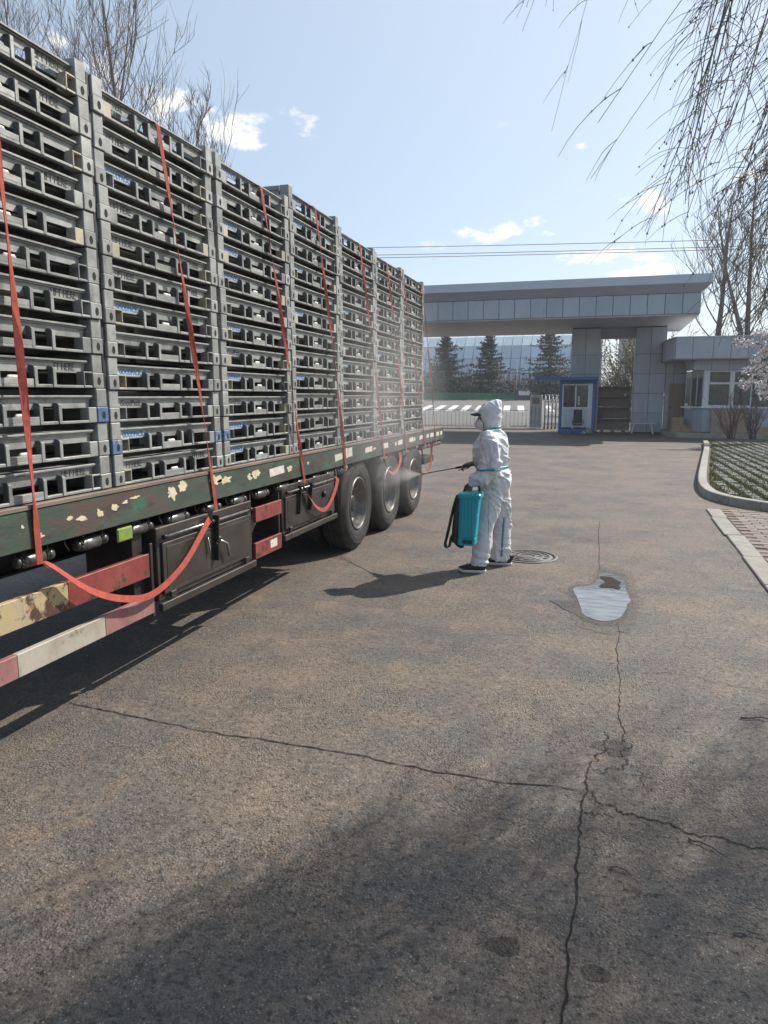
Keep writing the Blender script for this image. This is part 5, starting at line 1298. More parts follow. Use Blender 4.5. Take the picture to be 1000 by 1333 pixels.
bm1.build('branches', TWIG, pt, fastmesh=True); bm2.build('blossom', BLOSS, pt, kind='stuff', fastmesh=True)

# power cables
for (a, b2, sag, lab) in (((-60,50,13.95),(60,50,8.9+1.2),.0,'uppermost of the three power cables crossing the sky'),((-60,50,13.25),(60,50,8.75+1.2),.0,'middle of the three power cables crossing the sky'),((-60,50,13.03),(60,50,8.63+1.2),.0,'lowest of the three power cables crossing the sky')):
    pts = [Vector(a).lerp(Vector(b2), i/24)-Vector((0,0,.8*math.sin(PI*i/24))) for i in range(25)]
    tag(MB().tube(pts, .022, 5).build('power_cable', WIRE), lab, 'cable', 'power cables')

# ------------------------------------------------------------------ weeping willow on the right
WX = Vector((4.7, 5.9, 0))
wi = thing('weeping_willow', 'bare weeping willow hanging its long twigs down at the upper right', 'tree', WX)
rnd = random.Random(4)
MB().tube([(0,0,0),(-.05,.02,1.2),(-.15,-.05,2.4),(-.1,-.1,3.6),(-.2,-.1,4.8),(-.35,-.1,6.4)], [.28,.22,.19,.17,.12,.06], 10).build('trunk', TRUNK, wi)
anchors = []
def limb(pts, r):
    P = smooth_pts(pts, 6); n_ = len(P); MB().tube(P, [max(.010, r*(1-.88*i/(n_-1))) for i in range(n_)], 7).build('limb', TWIG, wi)
    for i in range(3, n_): anchors.append((P[i], i/(n_-1)))
limb([(-.1,-.1,3.2),(-1.4,-.7,5.0),(-2.7,-1.4,5.6),(-3.7,-1.9,5.1)], .06)
limb([(-.1,-.1,3.5),(-1.3,-.3,5.2),(-2.6,-1.0,6.0),(-3.6,-1.5,5.6)], .06)
limb([(-.2,-.1,4.4),(-1.2,-1.0,5.7),(-2.5,-1.9,6.1),(-3.4,-2.5,5.6)], .055)
limb([(-.2,-.1,4.0),(-.9,-1.5,5.4),(-1.4,-2.8,5.8),(-1.8,-4.0,5.4)], .06)
limb([(-.2,-.1,4.4),(.6,-1.6,5.8),(.7,-2.8,6.0),(.6,-3.9,5.6)], .055)
limb([(-.2,-.1,4.6),(-1.3,-1.8,5.9),(-2.2,-2.8,6.1),(-2.7,-3.4,5.7)], .055)
limb([(-.2,-.1,4.8),(1.3,-.6,6.0),(2.4,-.9,6.2)], .05)
limb([(-.2,-.1,4.2),(.2,-1.2,5.2),(-.2,-2.3,5.4),(-.4,-3.2,5.0)], .05)
limb([(-.25,-.1,5.6),(-.9,-1.0,6.7),(-1.5,-2.0,6.8)], .045)
limb([(-.25,-.1,5.6),(.2,-1.6,6.4),(-.3,-2.8,6.5)], .045)
tw = MB(); side_ = MB(); bd_ = MB()
def catkin(c, s_):
    bd_.add([c+Vector((s_,0,0)), c+Vector((0,s_,0)), c+Vector((-s_,0,0)), c+Vector((0,-s_,0)), c+Vector((0,0,s_*1.8)), c+Vector((0,0,-s_*1.2))],
            [(0,1,4),(1,2,4),(2,3,4),(3,0,4),(1,0,5),(2,1,5),(3,2,5),(0,3,5)])
def strand(p0, L_, out, seed, r=.0045, twn=1.0, grav=.30, wind=-.10, keep=None):
    """one hanging whip with drooping side twigs"""
    rn = random.Random(seed); n_ = 13; p = p0.copy(); d_ = Vector((out.x, out.y, out.z if abs(out.z) > .2 else .1)).normalized(); P = [p.copy()]
    w1 = Vector((wind, rn.uniform(-.06,.06), 0))
    for i in range(n_):
        d_ = (d_ + Vector((0,0,-grav)) + w1*.6 + Vector((rn.uniform(-.09,.09), rn.uniform(-.09,.09), rn.uniform(-.05,.05)))).normalized()
        p = p + d_*(L_/n_); P.append(p.copy())
    tw.tube(P, [max(.0013, .66*r*(1-.75*i/n_)) for i in range(n_+1)], 4, cap=False)
    for k in range(int(L_*4.2*twn)):
        f = rn.uniform(.08,1.0)*n_; i = min(int(f), n_-1); q = P[i].lerp(P[i+1], f-i); dd = (P[i+1]-P[i]).normalized()
        sd = Vector((rn.uniform(-1,.7), rn.uniform(-1,1), rn.uniform(-.1,.7))); e_ = (dd*.5+sd*.8).normalized(); L2 = rn.uniform(.12,.62)*(1-.35*f/n_); Q = [q.copy()]
        for j in range(5):
            e_ = (e_+Vector((-.05,0,-.20))+Vector((rn.uniform(-.12,.12),rn.uniform(-.12,.12),rn.uniform(-.06,.06)))).normalized(); q = q+e_*L2/5; Q.append(q.copy())
        side_.tube(Q, [.0021,.0019,.0017,.0014,.0012,.0009], 3, cap=False)
        if rn.random() < .75:
            for z_ in range(2): catkin(Q[rn.randint(1,5)], rn.uniform(.0028,.0058))
        if rn.random() < .5:                                       # a finer twig off the side twig
            q = Q[rn.randint(1,3)].copy(); e2 = (e_+Vector((rn.uniform(-1,.6),rn.uniform(-1,1),rn.uniform(-.2,.7)))).normalized(); Z = [q.copy()]
            for j in range(3): e2 = (e2+Vector((-.04,0,-.2))).normalized(); q = q+e2*rn.uniform(.04,.10); Z.append(q.copy())
            side_.tube(Z, [.0017,.0015,.0012,.0009], 3, cap=False)
sd_ = 100
# crown outside the picture: whips all round the limbs
for (p, f) in anchors:
    for k in range(3 if f > .35 else 2):
        sd_ += 1; out_ = Vector((rnd.uniform(-1,1), rnd.uniform(-1,.8), 0)); out_ = out_.normalized()*.9
        q = p.copy(); d_ = Vector((out_.x, out_.y, rnd.uniform(.2,.8))).normalized(); P = [q.copy()]; Lb = rnd.uniform(.4,1.0)
        for i in range(5): d_ = (d_+Vector((rnd.uniform(-.2,.2),rnd.uniform(-.2,.2),-.14))).normalized(); q = q+d_*Lb/5; P.append(q.copy())
        tw.tube(P, [.014,.012,.010,.008,.007,.006], 4, cap=False)
        for s_ in range(2):
            sd_ += 1; strand(P[rnd.randint(2,5)], rnd.uniform(1.2,2.4), Vector((out_.x+rnd.uniform(-.5,.5), out_.y+rnd.uniform(-.5,.5), 0)), sd_, .005, .8)
# dense heart of the crown over the right foreground
for k in range(980):
    sd_ += 1; a = rnd.uniform(0, 2*PI); r_ = math.sqrt(rnd.random()); z = rnd.uniform(5.2,8.6)
    x = .70*z+.05+2.4*r_*math.cos(a); y = .81*z+1.65+1.6*r_*math.sin(a)
    if y > 3.0+1.1*x or x < .198*y+.75: continue
    strand(Vector((x, y, z))-WX, rnd.uniform(1.3,2.4), Vector((rnd.uniform(-1,1), rnd.uniform(-1,1), rnd.uniform(-.2,.2))), sd_, rnd.choice((.005,.007,.012)), 1.5)
# the curtain that reaches into the picture: long boughs with whips, thin at its left edge and close at the right
for k in range(150):
    sd_ += 1; u_ = rnd.random()**.5; x = .58+1.35*u_; y = 3.3+.95*(x-.4)+rnd.uniform(-.3,.30); z = rnd.uniform(3.7,4.9)
    p = Vector((x, y, z))-WX; L_ = rnd.uniform(.9,1.5)+1.0*u_*rnd.random()+(z-3.9)
    strand(p, L_, Vector((rnd.uniform(-.6,.2), rnd.uniform(-.4,.4), -1.0)), sd_, rnd.choice((.004,.005,.006,.009)), 1.6, .26, -.07-.08*rnd.random())
for k in range(14):                                                   # stouter boughs near the right edge
    sd_ += 1; x = rnd.uniform(.65,1.35); y = 3.3+.8*x+rnd.uniform(-.2,.4); p = Vector((x, y, rnd.uniform(4.6,5.4)))-WX
    strand(p, rnd.uniform(2.0,2.9), Vector((rnd.uniform(-.5,.2), rnd.uniform(-.3,.3), -.8)), sd_, rnd.uniform(.008,.013), 2.6, .20, -.05)
for (x, y, z, L_) in ((1.10,3.6,4.25,1.9),(1.2,3.8,4.3,2.0),(1.05,3.5,4.05,.9),(1.12,3.6,3.85,.8),(1.2,3.9,4.0,1.4)):   # lone streamers at the left edge
    sd_ += 1; strand(Vector((x,y,z))-WX, L_, Vector((-.6,rnd.uniform(-.2,.2),-.35)), sd_, .0048, .7, .17, -.12)
tw.build('hanging_twigs', TWIGD, wi, kind='stuff', fastmesh=True); side_.build('side_twigs', TWIGD, wi, kind='stuff', fastmesh=True); bd_.build('catkins', BUD, wi, kind='stuff', fastmesh=True)

# ------------------------------------------------------------------ the worker
PX, PY = -1.08, 7.30
pe = thing('person', 'person in white hooded coverall and mask spraying the trailer wheels', 'person', (PX, PY, hz(PX, PY)))
def ell(cx, cy, z, rx, ry, n=20, tilt=(0,0), pw=2.0):
    """one ring; tilt lifts the ring along x / y"""
    out_ = []
    for k in range(n):
        a = 2*PI*k/n; c, s = math.cos(a), math.sin(a)
        c2 = math.copysign(abs(c)**(2/pw), c); s2 = math.copysign(abs(s)**(2/pw), s)
        out_.append((cx+rx*c2-PX, cy+ry*s2-PY, z+tilt[0]*rx*c2+tilt[1]*ry*s2))
    return out_
def limb_rings(pts, rads, n=16, sq=1.0):
    """rings square to a path in the same frame (world minus person)"""
    P = [Vector((x-PX, y-PY, z)) for x, y, z in pts]; rings = []
    a = None
    for i, p in enumerate(P):
        t = (P[min(i+1,len(P)-1)]-P[max(0,i-1)]).normalized()
        if a is None: a = t.cross(Vector((0,1,0))).normalized()
        a = (a-t*a.dot(t)).normalized(); b = t.cross(a)
        r_ = rads[i]; ra, rb_ = r_ if isinstance(r_, tuple) else (r_, r_)
        rings.append([tuple(p+a*ra*math.cos(2*PI*k/n)+b*rb_*math.sin(2*PI*k/n)) for k in range(n)])
    return rings
def fuse(mb, voxel, smooth_it, name):
    """weld overlapping lofts into one continuous skin"""
    me = mb.mesh(name, []); o = bpy.data.objects.new(name, me); col.objects.link(o)
    rm = o.modifiers.new('r', 'REMESH'); rm.mode = 'VOXEL'; rm.voxel_size = voxel
    sm_ = o.modifiers.new('s', 'SMOOTH'); sm_.iterations = smooth_it; sm_.factor = .5
    dg = bpy.context.evaluated_depsgraph_get(); m2 = bpy.data.meshes.new_from_object(o.evaluated_get(dg)); bpy.data.objects.remove(o); bpy.data.meshes.remove(me)
    m2.name = name; m2.polygons.foreach_set('use_smooth', [True]*len(m2.polygons)); return m2

# body: one continuous figure, pelvis to head, arms with five fingered hands
B = MB()
B.loft([ell(-1.03,7.30,.78,.10,.13), ell(-1.02,7.30,.92,.115,.155), ell(-1.03,7.30,1.06,.10,.13), ell(-1.06,7.30,1.24,.115,.165), ell(-1.05,7.30,1.35,.085,.15), ell(-1.055,7.30,1.41,.055,.06), ell(-1.075,7.30,1.46,.052,.055)])
# head: jaw, face, skull; looks along -X
B.loft([ell(-1.115,7.30,1.415,.035,.035), ell(-1.115,7.30,1.44,.060,.052), ell(-1.105,7.30,1.48,.078,.064), ell(-1.095,7.30,1.54,.090,.073), ell(-1.088,7.30,1.60,.092,.075), ell(-1.08,7.30,1.645,.078,.065), ell(-1.075,7.30,1.675,.04,.035)])
B.loft([ell(-1.195,7.30,1.49,.014,.016,10), ell(-1.197,7.30,1.505,.014,.013,10), ell(-1.185,7.30,1.53,.01,.009,10), ell(-1.178,7.30,1.55,.008,.008,10)])
for sy in (-1, 1): B.loft([ell(-1.085,7.30+sy*.074,1.50,.012,.010,10), ell(-1.08,7.30+sy*.080,1.53,.020,.010,10), ell(-1.08,7.30+sy*.078,1.56,.016,.008,10)])
B.loft(limb_rings([(-1.04,7.13,1.345),(-1.02,7.06,1.28),(-1.00,7.02,1.08),(-1.08,6.99,.99),(-1.205,6.975,.905)], [.055,.055,.042,.040,.027]))
B.loft(limb_rings([(-1.05,7.47,1.345),(-1.03,7.53,1.28),(-1.06,7.57,1.10),(-1.16,7.56,1.075),(-1.275,7.535,1.055)], [.055,.055,.042,.038,.027]))
B.loft(limb_rings([(-1.03,7.22,.82),(-1.08,7.17,.48),(-1.10,7.14,.30),(-1.10,7.13,.08),(-1.13,7.12,.05)], [.085,.058,.056,.04,.04]))
B.loft(limb_rings([(-1.00,7.39,.82),(-.98,7.45,.50),(-.95,7.48,.30),(-.94,7.49,.09),(-.97,7.49,.05)], [.085,.058,.056,.04,.04]))
def hand(wrist, fwd, palm_n, curl, spread_y, gripx):
    """palm plus five separate fingers; fwd = pointing direction, palm_n = where the palm looks, curl = how far the fingers close"""
    fwd = Vector(fwd).normalized(); pn = Vector(palm_n).normalized(); pn = (pn-fwd*pn.dot(fwd)).normalized(); sd = fwd.cross(pn); w0 = Vector(wrist)
    pts = []
    def add_tube(P, rr): B.loft(limb_rings([tuple(p) for p in P], rr, 10))
    for j, (o, l, r_) in enumerate(((-.030,.072,.0085),(-.010,.082,.0092),(.011,.078,.0092),(.031,.064,.0085))):
        base = w0+fwd*.085+sd*o; P = [w0+fwd*.03+sd*o*.7, base]; d_ = fwd.copy(); p = base
        for k in range(3):
            c_ = curl*(k+1)/3*1.15; d_ = (fwd*math.cos(c_)+pn*math.sin(c_)).normalized() if k < 2 else (fwd*math.cos(curl*1.55)+pn*math.sin(curl*1.55)).normalized()
            p = p+d_*l*(.42,.33,.25)[k]; P.append(p)
        add_tube(P, [.011,.0115,r_,r_*.95,r_*.75])
    P = [w0, w0+fwd*.045, w0+fwd*.088]; 
    for o in (-.018, 0, .018): add_tube([q+sd*o for q in P], [.020,.021,.014])
    tb_ = w0+fwd*.03-sd*.03; P = [w0+fwd*.015-sd*.012, tb_+pn*.008, tb_+fwd*.03-sd*.006+pn*.026, tb_+fwd*.052+sd*.002+pn*.036]
    add_tube(P, [.014,.013,.0105,.008])
hand((-1.205,6.975,.905), (-.18,-.02,-1), (.55,.8,0), 1.45, 0, 0)      # left hand closes round the tank handle
hand((-1.275,7.535,1.055), (-1,-.03,-.25), (.0,-.25,-1), 1.5, 0, 0)     # right hand closes round the lance grip
body_me = fuse(B, .0048, 2, 'body'); body_me.materials.append(SKIN)
body = link('body', body_me, pe)
for sy in (-1, 1):
    e_ = MB(); e_.lathe([(.0005,.011),(.007,.009),(.011,.003),(.011,-.004)], (-1.176-PX, sy*.031, 1.545), (-1, sy*.2, 0), 10, cap=False)
    e_.build('eye', M('eye_white', (.6,.58,.55), rough=.2) if sy < 0 else bpy.data.materials['eye_white'], body)
    e_ = MB(); e_.lathe([(.0005,.0118),(.0045,.0112)], (-1.176-PX, sy*.031, 1.545), (-1, sy*.2, 0), 10, cap=False); e_.build('iris', CAPM, body)
    e_ = MB(); e_.tube([(-1.178-PX, sy*.018, 1.567),(-1.182-PX, sy*.033, 1.572),(-1.172-PX, sy*.048, 1.566)], [.003,.0045,.003], 6); e_.build('eyebrow', CAPM, body)

# coverall: baggy one piece suit with hood
C = MB()
C.loft([ell(-1.02,7.31,.70,.10,.12), ell(-1.015,7.30,.80,.150,.190), ell(-1.005,7.30,.92,.165,.205), ell(-1.02,7.30,1.00,.160,.195), ell(-1.035,7.30,1.055,.148,.185), ell(-1.045,7.30,1.12,.170,.20), ell(-1.055,7.30,1.24,.185,.222),
        ell(-1.05,7.30,1.32,.160,.212), ell(-1.045,7.30,1.37,.120,.165), ell(-1.05,7.30,1.41,.085,.095)])
C.loft([ell(-1.04,7.30,1.38,.08,.085), ell(-1.05,7.30,1.43,.085,.088,tilt=(-.3,0)), ell(-1.07,7.30,1.49,.105,.098,tilt=(-.25,0)), ell(-1.078,7.30,1.55,.118,.104,tilt=(-.15,0)), ell(-1.076,7.30,1.61,.118,.100), ell(-1.062,7.30,1.655,.100,.080,tilt=(.12,0)), ell(-1.045,7.30,1.69,.070,.048,tilt=(.2,0)), ell(-1.03,7.30,1.712,.030,.020,tilt=(.2,0))])
C.loft(limb_rings([(-1.045,7.16,1.33),(-1.03,7.07,1.29),(-1.02,7.02,1.18),(-1.02,7.00,1.07),(-1.09,6.985,.985),(-1.165,6.978,.935),(-1.20,6.975,.912)], [(.085,.10),(.096,.10),(.102,.092),(.106,.088),(.096,.078),(.070,.060),(.040,.040)]))
C.loft(limb_rings([(-1.045,7.44,1.33),(-1.03,7.54,1.29),(-1.04,7.58,1.19),(-1.07,7.585,1.11),(-1.15,7.57,1.085),(-1.22,7.55,1.07),(-1.26,7.54,1.06)], [(.085,.10),(.095,.10),(.095,.092),(.092,.085),(.078,.072),(.06,.056),(.040,.040)]))
C.loft(limb_rings([(-1.03,7.22,.86),(-1.05,7.19,.70),(-1.085,7.165,.50),(-1.10,7.145,.34),(-1.112,7.13,.18),(-1.12,7.125,.068)], [(.135,.125),(.130,.118),(.108,.10),(.098,.092),(.092,.086),(.088,.080)]))
C.loft(limb_rings([(-1.00,7.40,.86),(-.99,7.42,.70),(-.965,7.455,.52),(-.955,7.475,.36),(-.955,7.485,.20),(-.968,7.49,.062)], [(.130,.125),(.125,.115),(.106,.10),(.100,.092),(.100,.09),(.095,.086)]))
suit = fuse(C, .0085, 5, 'coverall')
# folds in the cloth
nv = len(suit.vertices); suit.update()
bmw = bmesh.new(); bmw.from_mesh(suit); bmw.normal_update()
for v in bmw.verts:
    p = v.co; wx, z = p.x+PX, p.z
    n1 = mnoise.noise(Vector((p.x*5, p.y*5, p.z*6)))
    fold = 0
    for (ux, uz, fr, am, sd__) in ((.75,.66,13,.017,1.7),(-.70,.72,11,.017,4.1),(.15,.99,10,.013,8.3)):      # long creases in three directions
        a_ = p.x*ux+p.z*uz+p.y*.35; b_2 = -p.x*uz+p.z*ux
        nn_ = mnoise.noise(Vector((a_*fr+n1*.9, b_2*fr*.26, p.y*fr*.30+sd__)))
        fold += max(0, 1-abs(nn_)*4.5)**1.5*am*max(0, .5+mnoise.noise(Vector((p.x*4+sd__, p.y*4, p.z*4)))*1.5)
    fine = mnoise.noise(Vector((p.x*6, p.y*6, p.z*5)))*.010
    wst = math.exp(-((z-1.055)/.05)**2); a = math.atan2(p.y, p.x+.05)
    gather = (math.sin(a*17+n1*3)*.007)*(math.exp(-((z-1.0)/.07)**2)+math.exp(-((z-1.10)/.05)**2))
    ank = math.sin(z*58+p.x*18+p.y*11+n1*5)*.0065*max(0,min(1,(.36-z)/.2))*.8
    head_ = .5 if z > 1.42 else 1.0
    v.co += v.normal*((fold+fine-.004)*head_+gather-wst*.006+ank*(1 if z < 1.4 else 0))
# open the hood over the face
face_c = Vector((-1.21-PX, 0, 1.505))
kill = [f for f in bmw.faces if (lambda c: c.x < -1.105-PX and ((c.y)/.072)**2+((c.z-1.505)/.088)**2 < 1)(f.calc_center_median())]
bmesh.ops.delete(bmw, geom=kill, context='FACES')
bmw.to_mesh(suit); bvh = BVHTree.FromBMesh(bmw); bmw.free()
suit.materials.append(SUIT); suit.polygons.foreach_set('use_smooth', [True]*len(suit.polygons))
cov = link('coverall', suit, body)
def hug(rays, w_, name, mat, off=.004):
    """band of tape lying on the cloth; rays are (origin, direction towards the cloth)"""
    P = []; N_ = []
    for o_, d_ in rays:
        h_ = bvh.ray_cast(Vector(o_), Vector(d_).normalized())
        if h_[0] is not None: P.append(h_[0]+h_[1]*off); N_.append(h_[1])
    if len(P) < 3: return
    for _ in range(2): P = [P[0]] + [(P[i-1]+P[i]*2+P[i+1])/4 for i in range(1,len(P)-1)] + [P[-1]]
    sd = [(lambda t, n_: tuple(n_.cross(t).normalized()))((P[min(i+1,len(P)-1)]-P[max(0,i-1)]).normalized(), N_[i]) for i in range(len(P))]
    MB().ribbon(P, sd, w_, .003).build(name, mat, cov)
def around(cx, cy, z, tilt=0, n=44, a0=0, a1=2*PI): return [((cx+.5*math.cos(a)-PX, cy+.5*math.sin(a)-PY, z+tilt*math.cos(a)), (-math.cos(a), -math.sin(a), 0)) for a in [a0+(a1-a0)*i/n for i in range(n+1)]]
hug(around(-1.035,7.30,1.05, 0, 70, -2.0, 2.0), .020, 'waist_tape', TAPET, .013)
hug(around(-1.055,7.30,1.425,.02, 40, -2.4, 2.4), .018, 'neck_tape', TAPET, .006)
hug([((-1.05-PX, 6.5-PY, z), (.12, 1, 0)) for z in [1.34-.02*i for i in range(6)]], .008, 'sleeve_seam', TAPET, .003) if False else None
hug([((-.93-PX-.0+.05*(z-.3), 7.0-PY, z), (0, 1, 0)) for z in [.11+.035*i for i in range(13)]], .018, 'leg_tape', TAPET, .010)
hug([((-1.13-PX-.05, 6.6-PY, 1.38+.0-.02*i), (.1, 1, 0)) for i in range(4)], .016, 'face_tape', TAPET, .004)
SEAM = M('coverall_seam', (.50,.52,.55), (.44,.46,.49), 30, .7)
hug([((-.99-PX+.02*math.sin(i*.5), 6.5-PY, 1.30-.02*i), (0, 1, 0)) for i in range(14)], .007, 'seam', SEAM, .003)
hug([((-1.03-PX, 6.5-PY, .80-.03*i), (0, 1, 0)) for i in range(22)], .006, 'seam', SEAM, .003)
hug([((-1.10-PX+.006*i, 6.5-PY, 1.355-.0015*i*i), (.0, 1, -.15)) for i in range(18)], .007, 'seam', SEAM, .003)
hug([((-.6-PX, 7.30-PY, 1.36-.02*i), (-1, 0, 0)) for i in range(14)], .006, 'seam', SEAM, .003)
hug(around(-1.05,7.30,1.37,.0, 50, -2.3, 2.3), .006, 'seam', SEAM, .003)
# dark cuff at the right wrist
MB().loft(limb_rings([(-1.235,7.546,1.066),(-1.27,7.538,1.058)], [.044,.036])).build('cuff_tape', TAPET, cov)
# mask, cap, shoes
mk = MB(); rings = []
for (x, ry, rz, zc) in ((-1.13,.066,.070,1.475),(-1.165,.060,.064,1.473),(-1.195,.046,.050,1.470),(-1.215,.028,.032,1.468),(-1.222,.012,.014,1.468)):
    rings.append([(x-PX, ry*math.cos(2*PI*k/20), zc+rz*math.sin(2*PI*k/20)) for k in range(20)])
mk.loft(rings); mk.build('face_mask', MASKM, body)
for sy in (-1, 1): MB().tube([(-1.14-PX, sy*.062, 1.49),(-1.10-PX, sy*.082, 1.505),(-1.07-PX, sy*.086, 1.52)], .0025, 5).build('mask_loop', MASKM, body)
cp = MB(); rings = []
for i in range(9):
    q = i/8; a = (q-.5)*PI*.95
    # brim: arc in plan, curved down at the sides
    rings.append((a, .085))
top = [(-1.165-PX-.105*math.cos(a), .082*math.sin(a), 1.588-.030*abs(math.sin(a))**2-.018*math.cos(a)) for a, _ in rings]
inn = [(-1.150-PX-.020*math.cos(a), .080*math.sin(a), 1.592-.030*abs(math.sin(a))**2) for a, _ in rings]
n_ = len(top); vs_ = [*inn, *top] + [(x, y, z-.007) for x, y, z in inn] + [(x, y, z-.007) for x, y, z in top]
fs_ = []
for i in range(n_-1): fs_ += [(i,i+1,n_+i+1,n_+i),(2*n_+i,3*n_+i,3*n_+i+1,2*n_+i+1),(n_+i,n_+i+1,3*n_+i+1,3*n_+i),(i,2*n_+i,2*n_+i+1,i+1)]
fs_ += [(0,n_,3*n_,2*n_),(n_-1,3*n_-1,4*n_-1,2*n_-1)]
cp.add(vs_, fs_, 0, True); cap_o = cp.build('cap_brim', CAPM, body)
cr = MB(); cr.loft([ell(-1.088,7.30,1.575,.100,.083), ell(-1.085,7.30,1.615,.097,.080), ell(-1.08,7.30,1.65,.080,.066), ell(-1.075,7.30,1.672,.05,.045)]); cr.build('cap_crown', CAPM, body)
def shoe(tx, ty, ang, zt=0):
    c, s_ = math.cos(ang), math.sin(ang)
    def L(x, y, z): return (tx+x*c-y*s_-PX, ty+x*s_+y*c-PY, z)
    m_ = MB(); outl = [(.0,.0),(.012,.030),(.06,.046),(.13,.040),(.20,.036),(.262,.034),(.285,.016),(.285,-.016),(.262,-.034),(.20,-.036),(.13,-.046),(.06,-.050),(.012,-.034)]
    n_ = len(outl); lv = [(0.0,.96),(.006,1.0),(.026,1.0),(.030,.97)]
    m_.loft([[L((x-.14)*k+.14, y*k, z+(.006 if x > .2 else 0)*0+(.016*max(0,(.06-x)/.06))) for x, y in outl] for z, k in lv]); so = m_.build('sole', SOLE, body)
    u = MB(); ul = [(.028,.97,0,0),(.050,.95,.003,0),(.070,.80,.05,.0),(.085,.62,.09,.0),(.105,.48,.125,0)]
    u.loft([[L((x-.14)*k+.14+sh*.8, y*min(1,k+.08), z) for x, y in outl] for z, k, sh, _ in ul]); u.build('shoe', SHOE, body)
    for q in (.09,.115,.14): MB().tube([L(q,-.030,.074+.12*(q-.09)),L(q+.005,0,.082+.14*(q-.09)),L(q,.030,.074+.12*(q-.09))], .004, 5).build('lace', SHOE, body)
shoe(-1.335, 7.10, .06); shoe(-1.125, 7.51, .04)

# sprayer held in the left hand
tk = thing('sprayer_tank', 'teal knapsack sprayer tank with black shoulder straps hanging from the left hand', 'sprayer', (-1.185, 6.90, .33))
def rr_ring(cx, cy, z, hx, hy, r_, n=5):
    out_ = []
    for (sx, sy, a0) in ((1,1,0),(-1,1,PI/2),(-1,-1,PI),(1,-1,3*PI/2)):
        for k in range(n): a = a0+PI/2*k/(n-1); out_.append((cx+sx*(hx-r_)+r_*math.cos(a), cy+sy*(hy-r_)+r_*math.sin(a), z))
    return out_
def slant(z): return -.018+.05*z          # the tank hangs a little off plumb
MB().loft([rr_ring(slant(z), 0, z, hx, .115, .03) for z, hx in ((.075,.082),(.09,.086),(.30,.093),(.302,.090),(.310,.090),(.312,.094),(.455,.099))], smooth=False).build('tank', TEAL, tk, .002)
MB().loft([rr_ring(slant(z), 0, z, hx, hy, .03) for z, hx, hy in ((0,.078,.108),(.008,.084,.113),(.072,.086,.115))], smooth=False).build('base', TEAL, tk, .002)
MB().loft([rr_ring(slant(z), 0, z, hx, hy, .035) for z, hx, hy in ((.455,.106,.122),(.462,.112,.127),(.490,.112,.127),(.505,.100,.118),(.512,.07,.09))], smooth=False).build('lid', TEAL, tk, .002)
for dx in (-.05,-.018,.018,.05): MB().box(slant(.2)+dx-.006,slant(.2)+dx+.006,-.121,-.113,.10,.44).build('rib', TEAL, tk, .002)
MB().box(-.052,.048,-.1215,-.112,.018,.062).build('switch_panel', TEALD, tk, .003)
MB().lathe([(.011,0),(.011,.008),(.0005,.010)], (.02,-.1215,.04), (0,-1,0), 12).build('charge_socket', BLACKP, tk); MB().box(-.04,-.015,-.125,-.121,.03,.05).build('rocker_switch', BLACKP, tk)
MB().loft([rr_ring(slant(z)-.112, .0, z, .028, .10, .018) for z in (.02,.2,.46)], smooth=False).build('back_pad', BLACKP, tk, .003)
MB().tube([(slant(.5)-.07,.0,.505),(slant(.5)-.06,.02,.560),(slant(.5)-.02,.05,.574),(slant(.5)+.05,.05,.570),(slant(.5)+.075,.03,.545),(slant(.5)+.08,0,.505)], .011, 8).build('handle', BLACKP, tk)
MB().box(-.125,-.085,-.10,-.06,.455,.485).build('strap_buckle', BLACKP, tk, .004)
for (y, P_) in ((-.09, [(-.115,0,.47),(-.145,0,.36),(-.175,0,.22),(-.205,0,.08),(-.222,0,.0),(-.205,0,-.03),(-.18,0,-.015),(-.165,0,.06),(-.15,0,.10)]),
               (-.03, [(-.125,0,.40),(-.145,0,.25),(-.155,0,.12),(-.15,0,.04),(-.115,0,-.01),(-.075,0,-.035),(-.06,0,-.03),(-.085,0,.0),(-.10,0,.03)])):
    L_ = smooth_pts([(a, y, c_) for a, b2, c_ in P_], 5)
    MB().ribbon(L_, [(.35, .9, 0)]*len(L_), .042, .008).build('shoulder_strap', BLACKP, tk)

# spray lance in the right hand
ln = thing('spray_lance', 'thin black spray lance with brass nozzle held in the right hand', 'spray lance', (-1.36, 7.53, 1.02))
LO = Vector((-1.36, 7.53, 1.02)); NZ = Vector((-1.905, 7.90, .885)); dl = (NZ-LO).normalized()
MB().tube([LO-LO-dl*.10, LO-LO+dl*.0, dl*.13], [.013,.016,.011], 10).build('grip', BLACKP, ln)
MB().bar(tuple(-dl*.02+Vector((0,0,-.025))), tuple(dl*.09+Vector((0,0,-.03))), .012, .008).build('trigger', BLACKP, ln)
MB().tube([dl*.13, NZ-LO-dl*.05], .0055, 8).build('lance_tube', BLACKP, ln)
MB().lathe([(.006,-.06),(.009,-.055),(.009,-.03),(.013,-.028),(.013,-.004),(.006,0)], tuple(NZ-LO), tuple(dl), 12).build('nozzle', BRASS, ln)
hp = smooth_pts([tuple(-dl*.10), (.12,.05,-.02), (.22,.0,-.25), (.20,-.25,-.42), (.16,-.48,-.35), (.17,-.60,-.25)], 8)
MB().tube(hp, .007, 8).build('hose', BLACKP, ln)

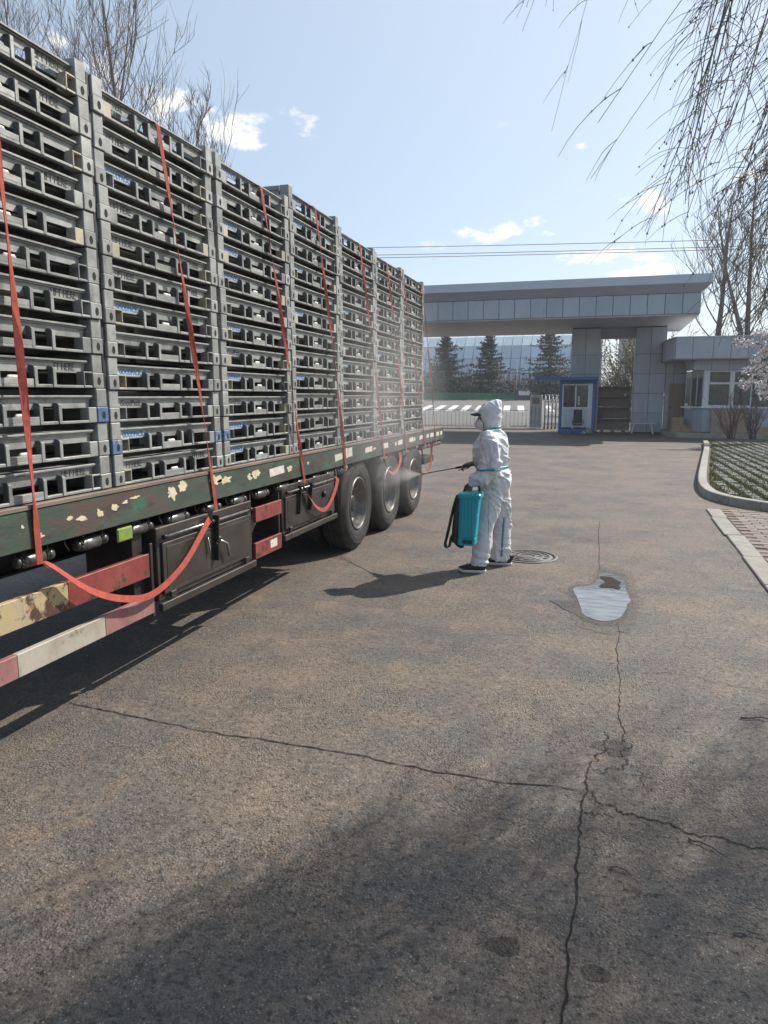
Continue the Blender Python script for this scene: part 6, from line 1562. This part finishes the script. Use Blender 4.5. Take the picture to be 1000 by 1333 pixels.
# ------------------------------------------------------------------ drifting spray
def mist_mat(name, dens, kind):
    m = bpy.data.materials.new(name); m.use_nodes = True; t = m.node_tree; N = t.nodes; L = t.links; N.clear()
    o = N.new('ShaderNodeOutputMaterial'); v = N.new('ShaderNodeVolumePrincipled'); L.new(v.outputs[0], o.inputs['Volume']); v.inputs['Color'].default_value = (.97,.97,.97,1); v.inputs['Anisotropy'].default_value = .25
    co = N.new('ShaderNodeTexCoord'); nz_ = N.new('ShaderNodeTexNoise'); nz_.inputs['Scale'].default_value = 3.0 if kind == 'jet' else 1.6; nz_.inputs['Detail'].default_value = 3; L.new(co.outputs['Object'], nz_.inputs['Vector'])
    def mth(op, a, b, cl=False):
        n = N.new('ShaderNodeMath'); n.operation = op; n.use_clamp = cl
        for i, q in enumerate((a, b)):
            if isinstance(q, (int, float)): n.inputs[i].default_value = q
            else: L.new(q, n.inputs[i])
        return n.outputs[0]
    sp = N.new('ShaderNodeSeparateXYZ'); L.new(co.outputs['Object'], sp.inputs[0])
    if kind == 'jet':                                   # cone from z = 0 (nozzle) to z = 1, radius grows with z
        rr_ = mth('POWER', mth('ADD', mth('MULTIPLY', sp.outputs[0], sp.outputs[0]), mth('MULTIPLY', sp.outputs[1], sp.outputs[1])), .5)
        zz = mth('MAXIMUM', sp.outputs[2], .03); q = mth('DIVIDE', rr_, mth('MULTIPLY', zz, .27))
        f = mth('MULTIPLY', mth('SUBTRACT', 1.0, mth('MULTIPLY', q, q), True), mth('DIVIDE', mth('SUBTRACT', 1.0, sp.outputs[2], True), mth('ADD', mth('MULTIPLY', zz, 3.0), .15)))
    else:
        ln_ = N.new('ShaderNodeVectorMath'); ln_.operation = 'LENGTH'; L.new(co.outputs['Object'], ln_.inputs[0])
        f = mth('POWER', mth('SUBTRACT', 1.0, ln_.outputs['Value'], True), 1.4)
    f = mth('MULTIPLY', f, mth('MULTIPLY', mth('SUBTRACT', nz_.outputs[0], .22, True), 2.0))
    L.new(mth('MULTIPLY', f, dens), v.inputs['Density'])
    return m
tgt = Vector((-2.62, 8.5, .78)); dj = (tgt-NZ); Lj = dj.length
jm = MB(); jm.lathe([(.012,0),(.27,1.0)], n=20)
jo = jm.build('spray_jet', mist_mat('spray_jet', 12.0, 'jet'), kind='stuff', label='white cone of spray leaving the lance nozzle')
jo.location = NZ; jo.scale = (Lj,)*3; jo.rotation_euler = dj.to_track_quat('Z', 'Y').to_euler()
dm_ = MB(); dm_.lathe([(1.0*math.sin(PI*i/16)+.0005, -math.cos(PI*i/16)) for i in range(17)], n=24)
do = dm_.build('spray_mist', mist_mat('spray_mist', .48, 'drift'), kind='stuff', label='thin drifting mist of spray beside the trailer wheels')
do.location = (-2.2, 7.6, 1.75); do.scale = (.60, 2.3, 1.45)

# ------------------------------------------------------------------ thin spring haze: one closed box of air round camera and scene
hzm = bpy.data.materials.new('haze'); hzm.use_nodes = True; t_ = hzm.node_tree; t_.nodes.clear()
o_ = t_.nodes.new('ShaderNodeOutputMaterial'); v_ = t_.nodes.new('ShaderNodeVolumePrincipled'); t_.links.new(v_.outputs[0], o_.inputs['Volume'])
v_.inputs['Color'].default_value = (.90,.94,1.0,1); v_.inputs['Density'].default_value = .0009; v_.inputs['Anisotropy'].default_value = .3
MB().box(-410,410,-70,510,-1.0,19.0).build('haze', hzm, kind='stuff', label='thin pale spring haze')
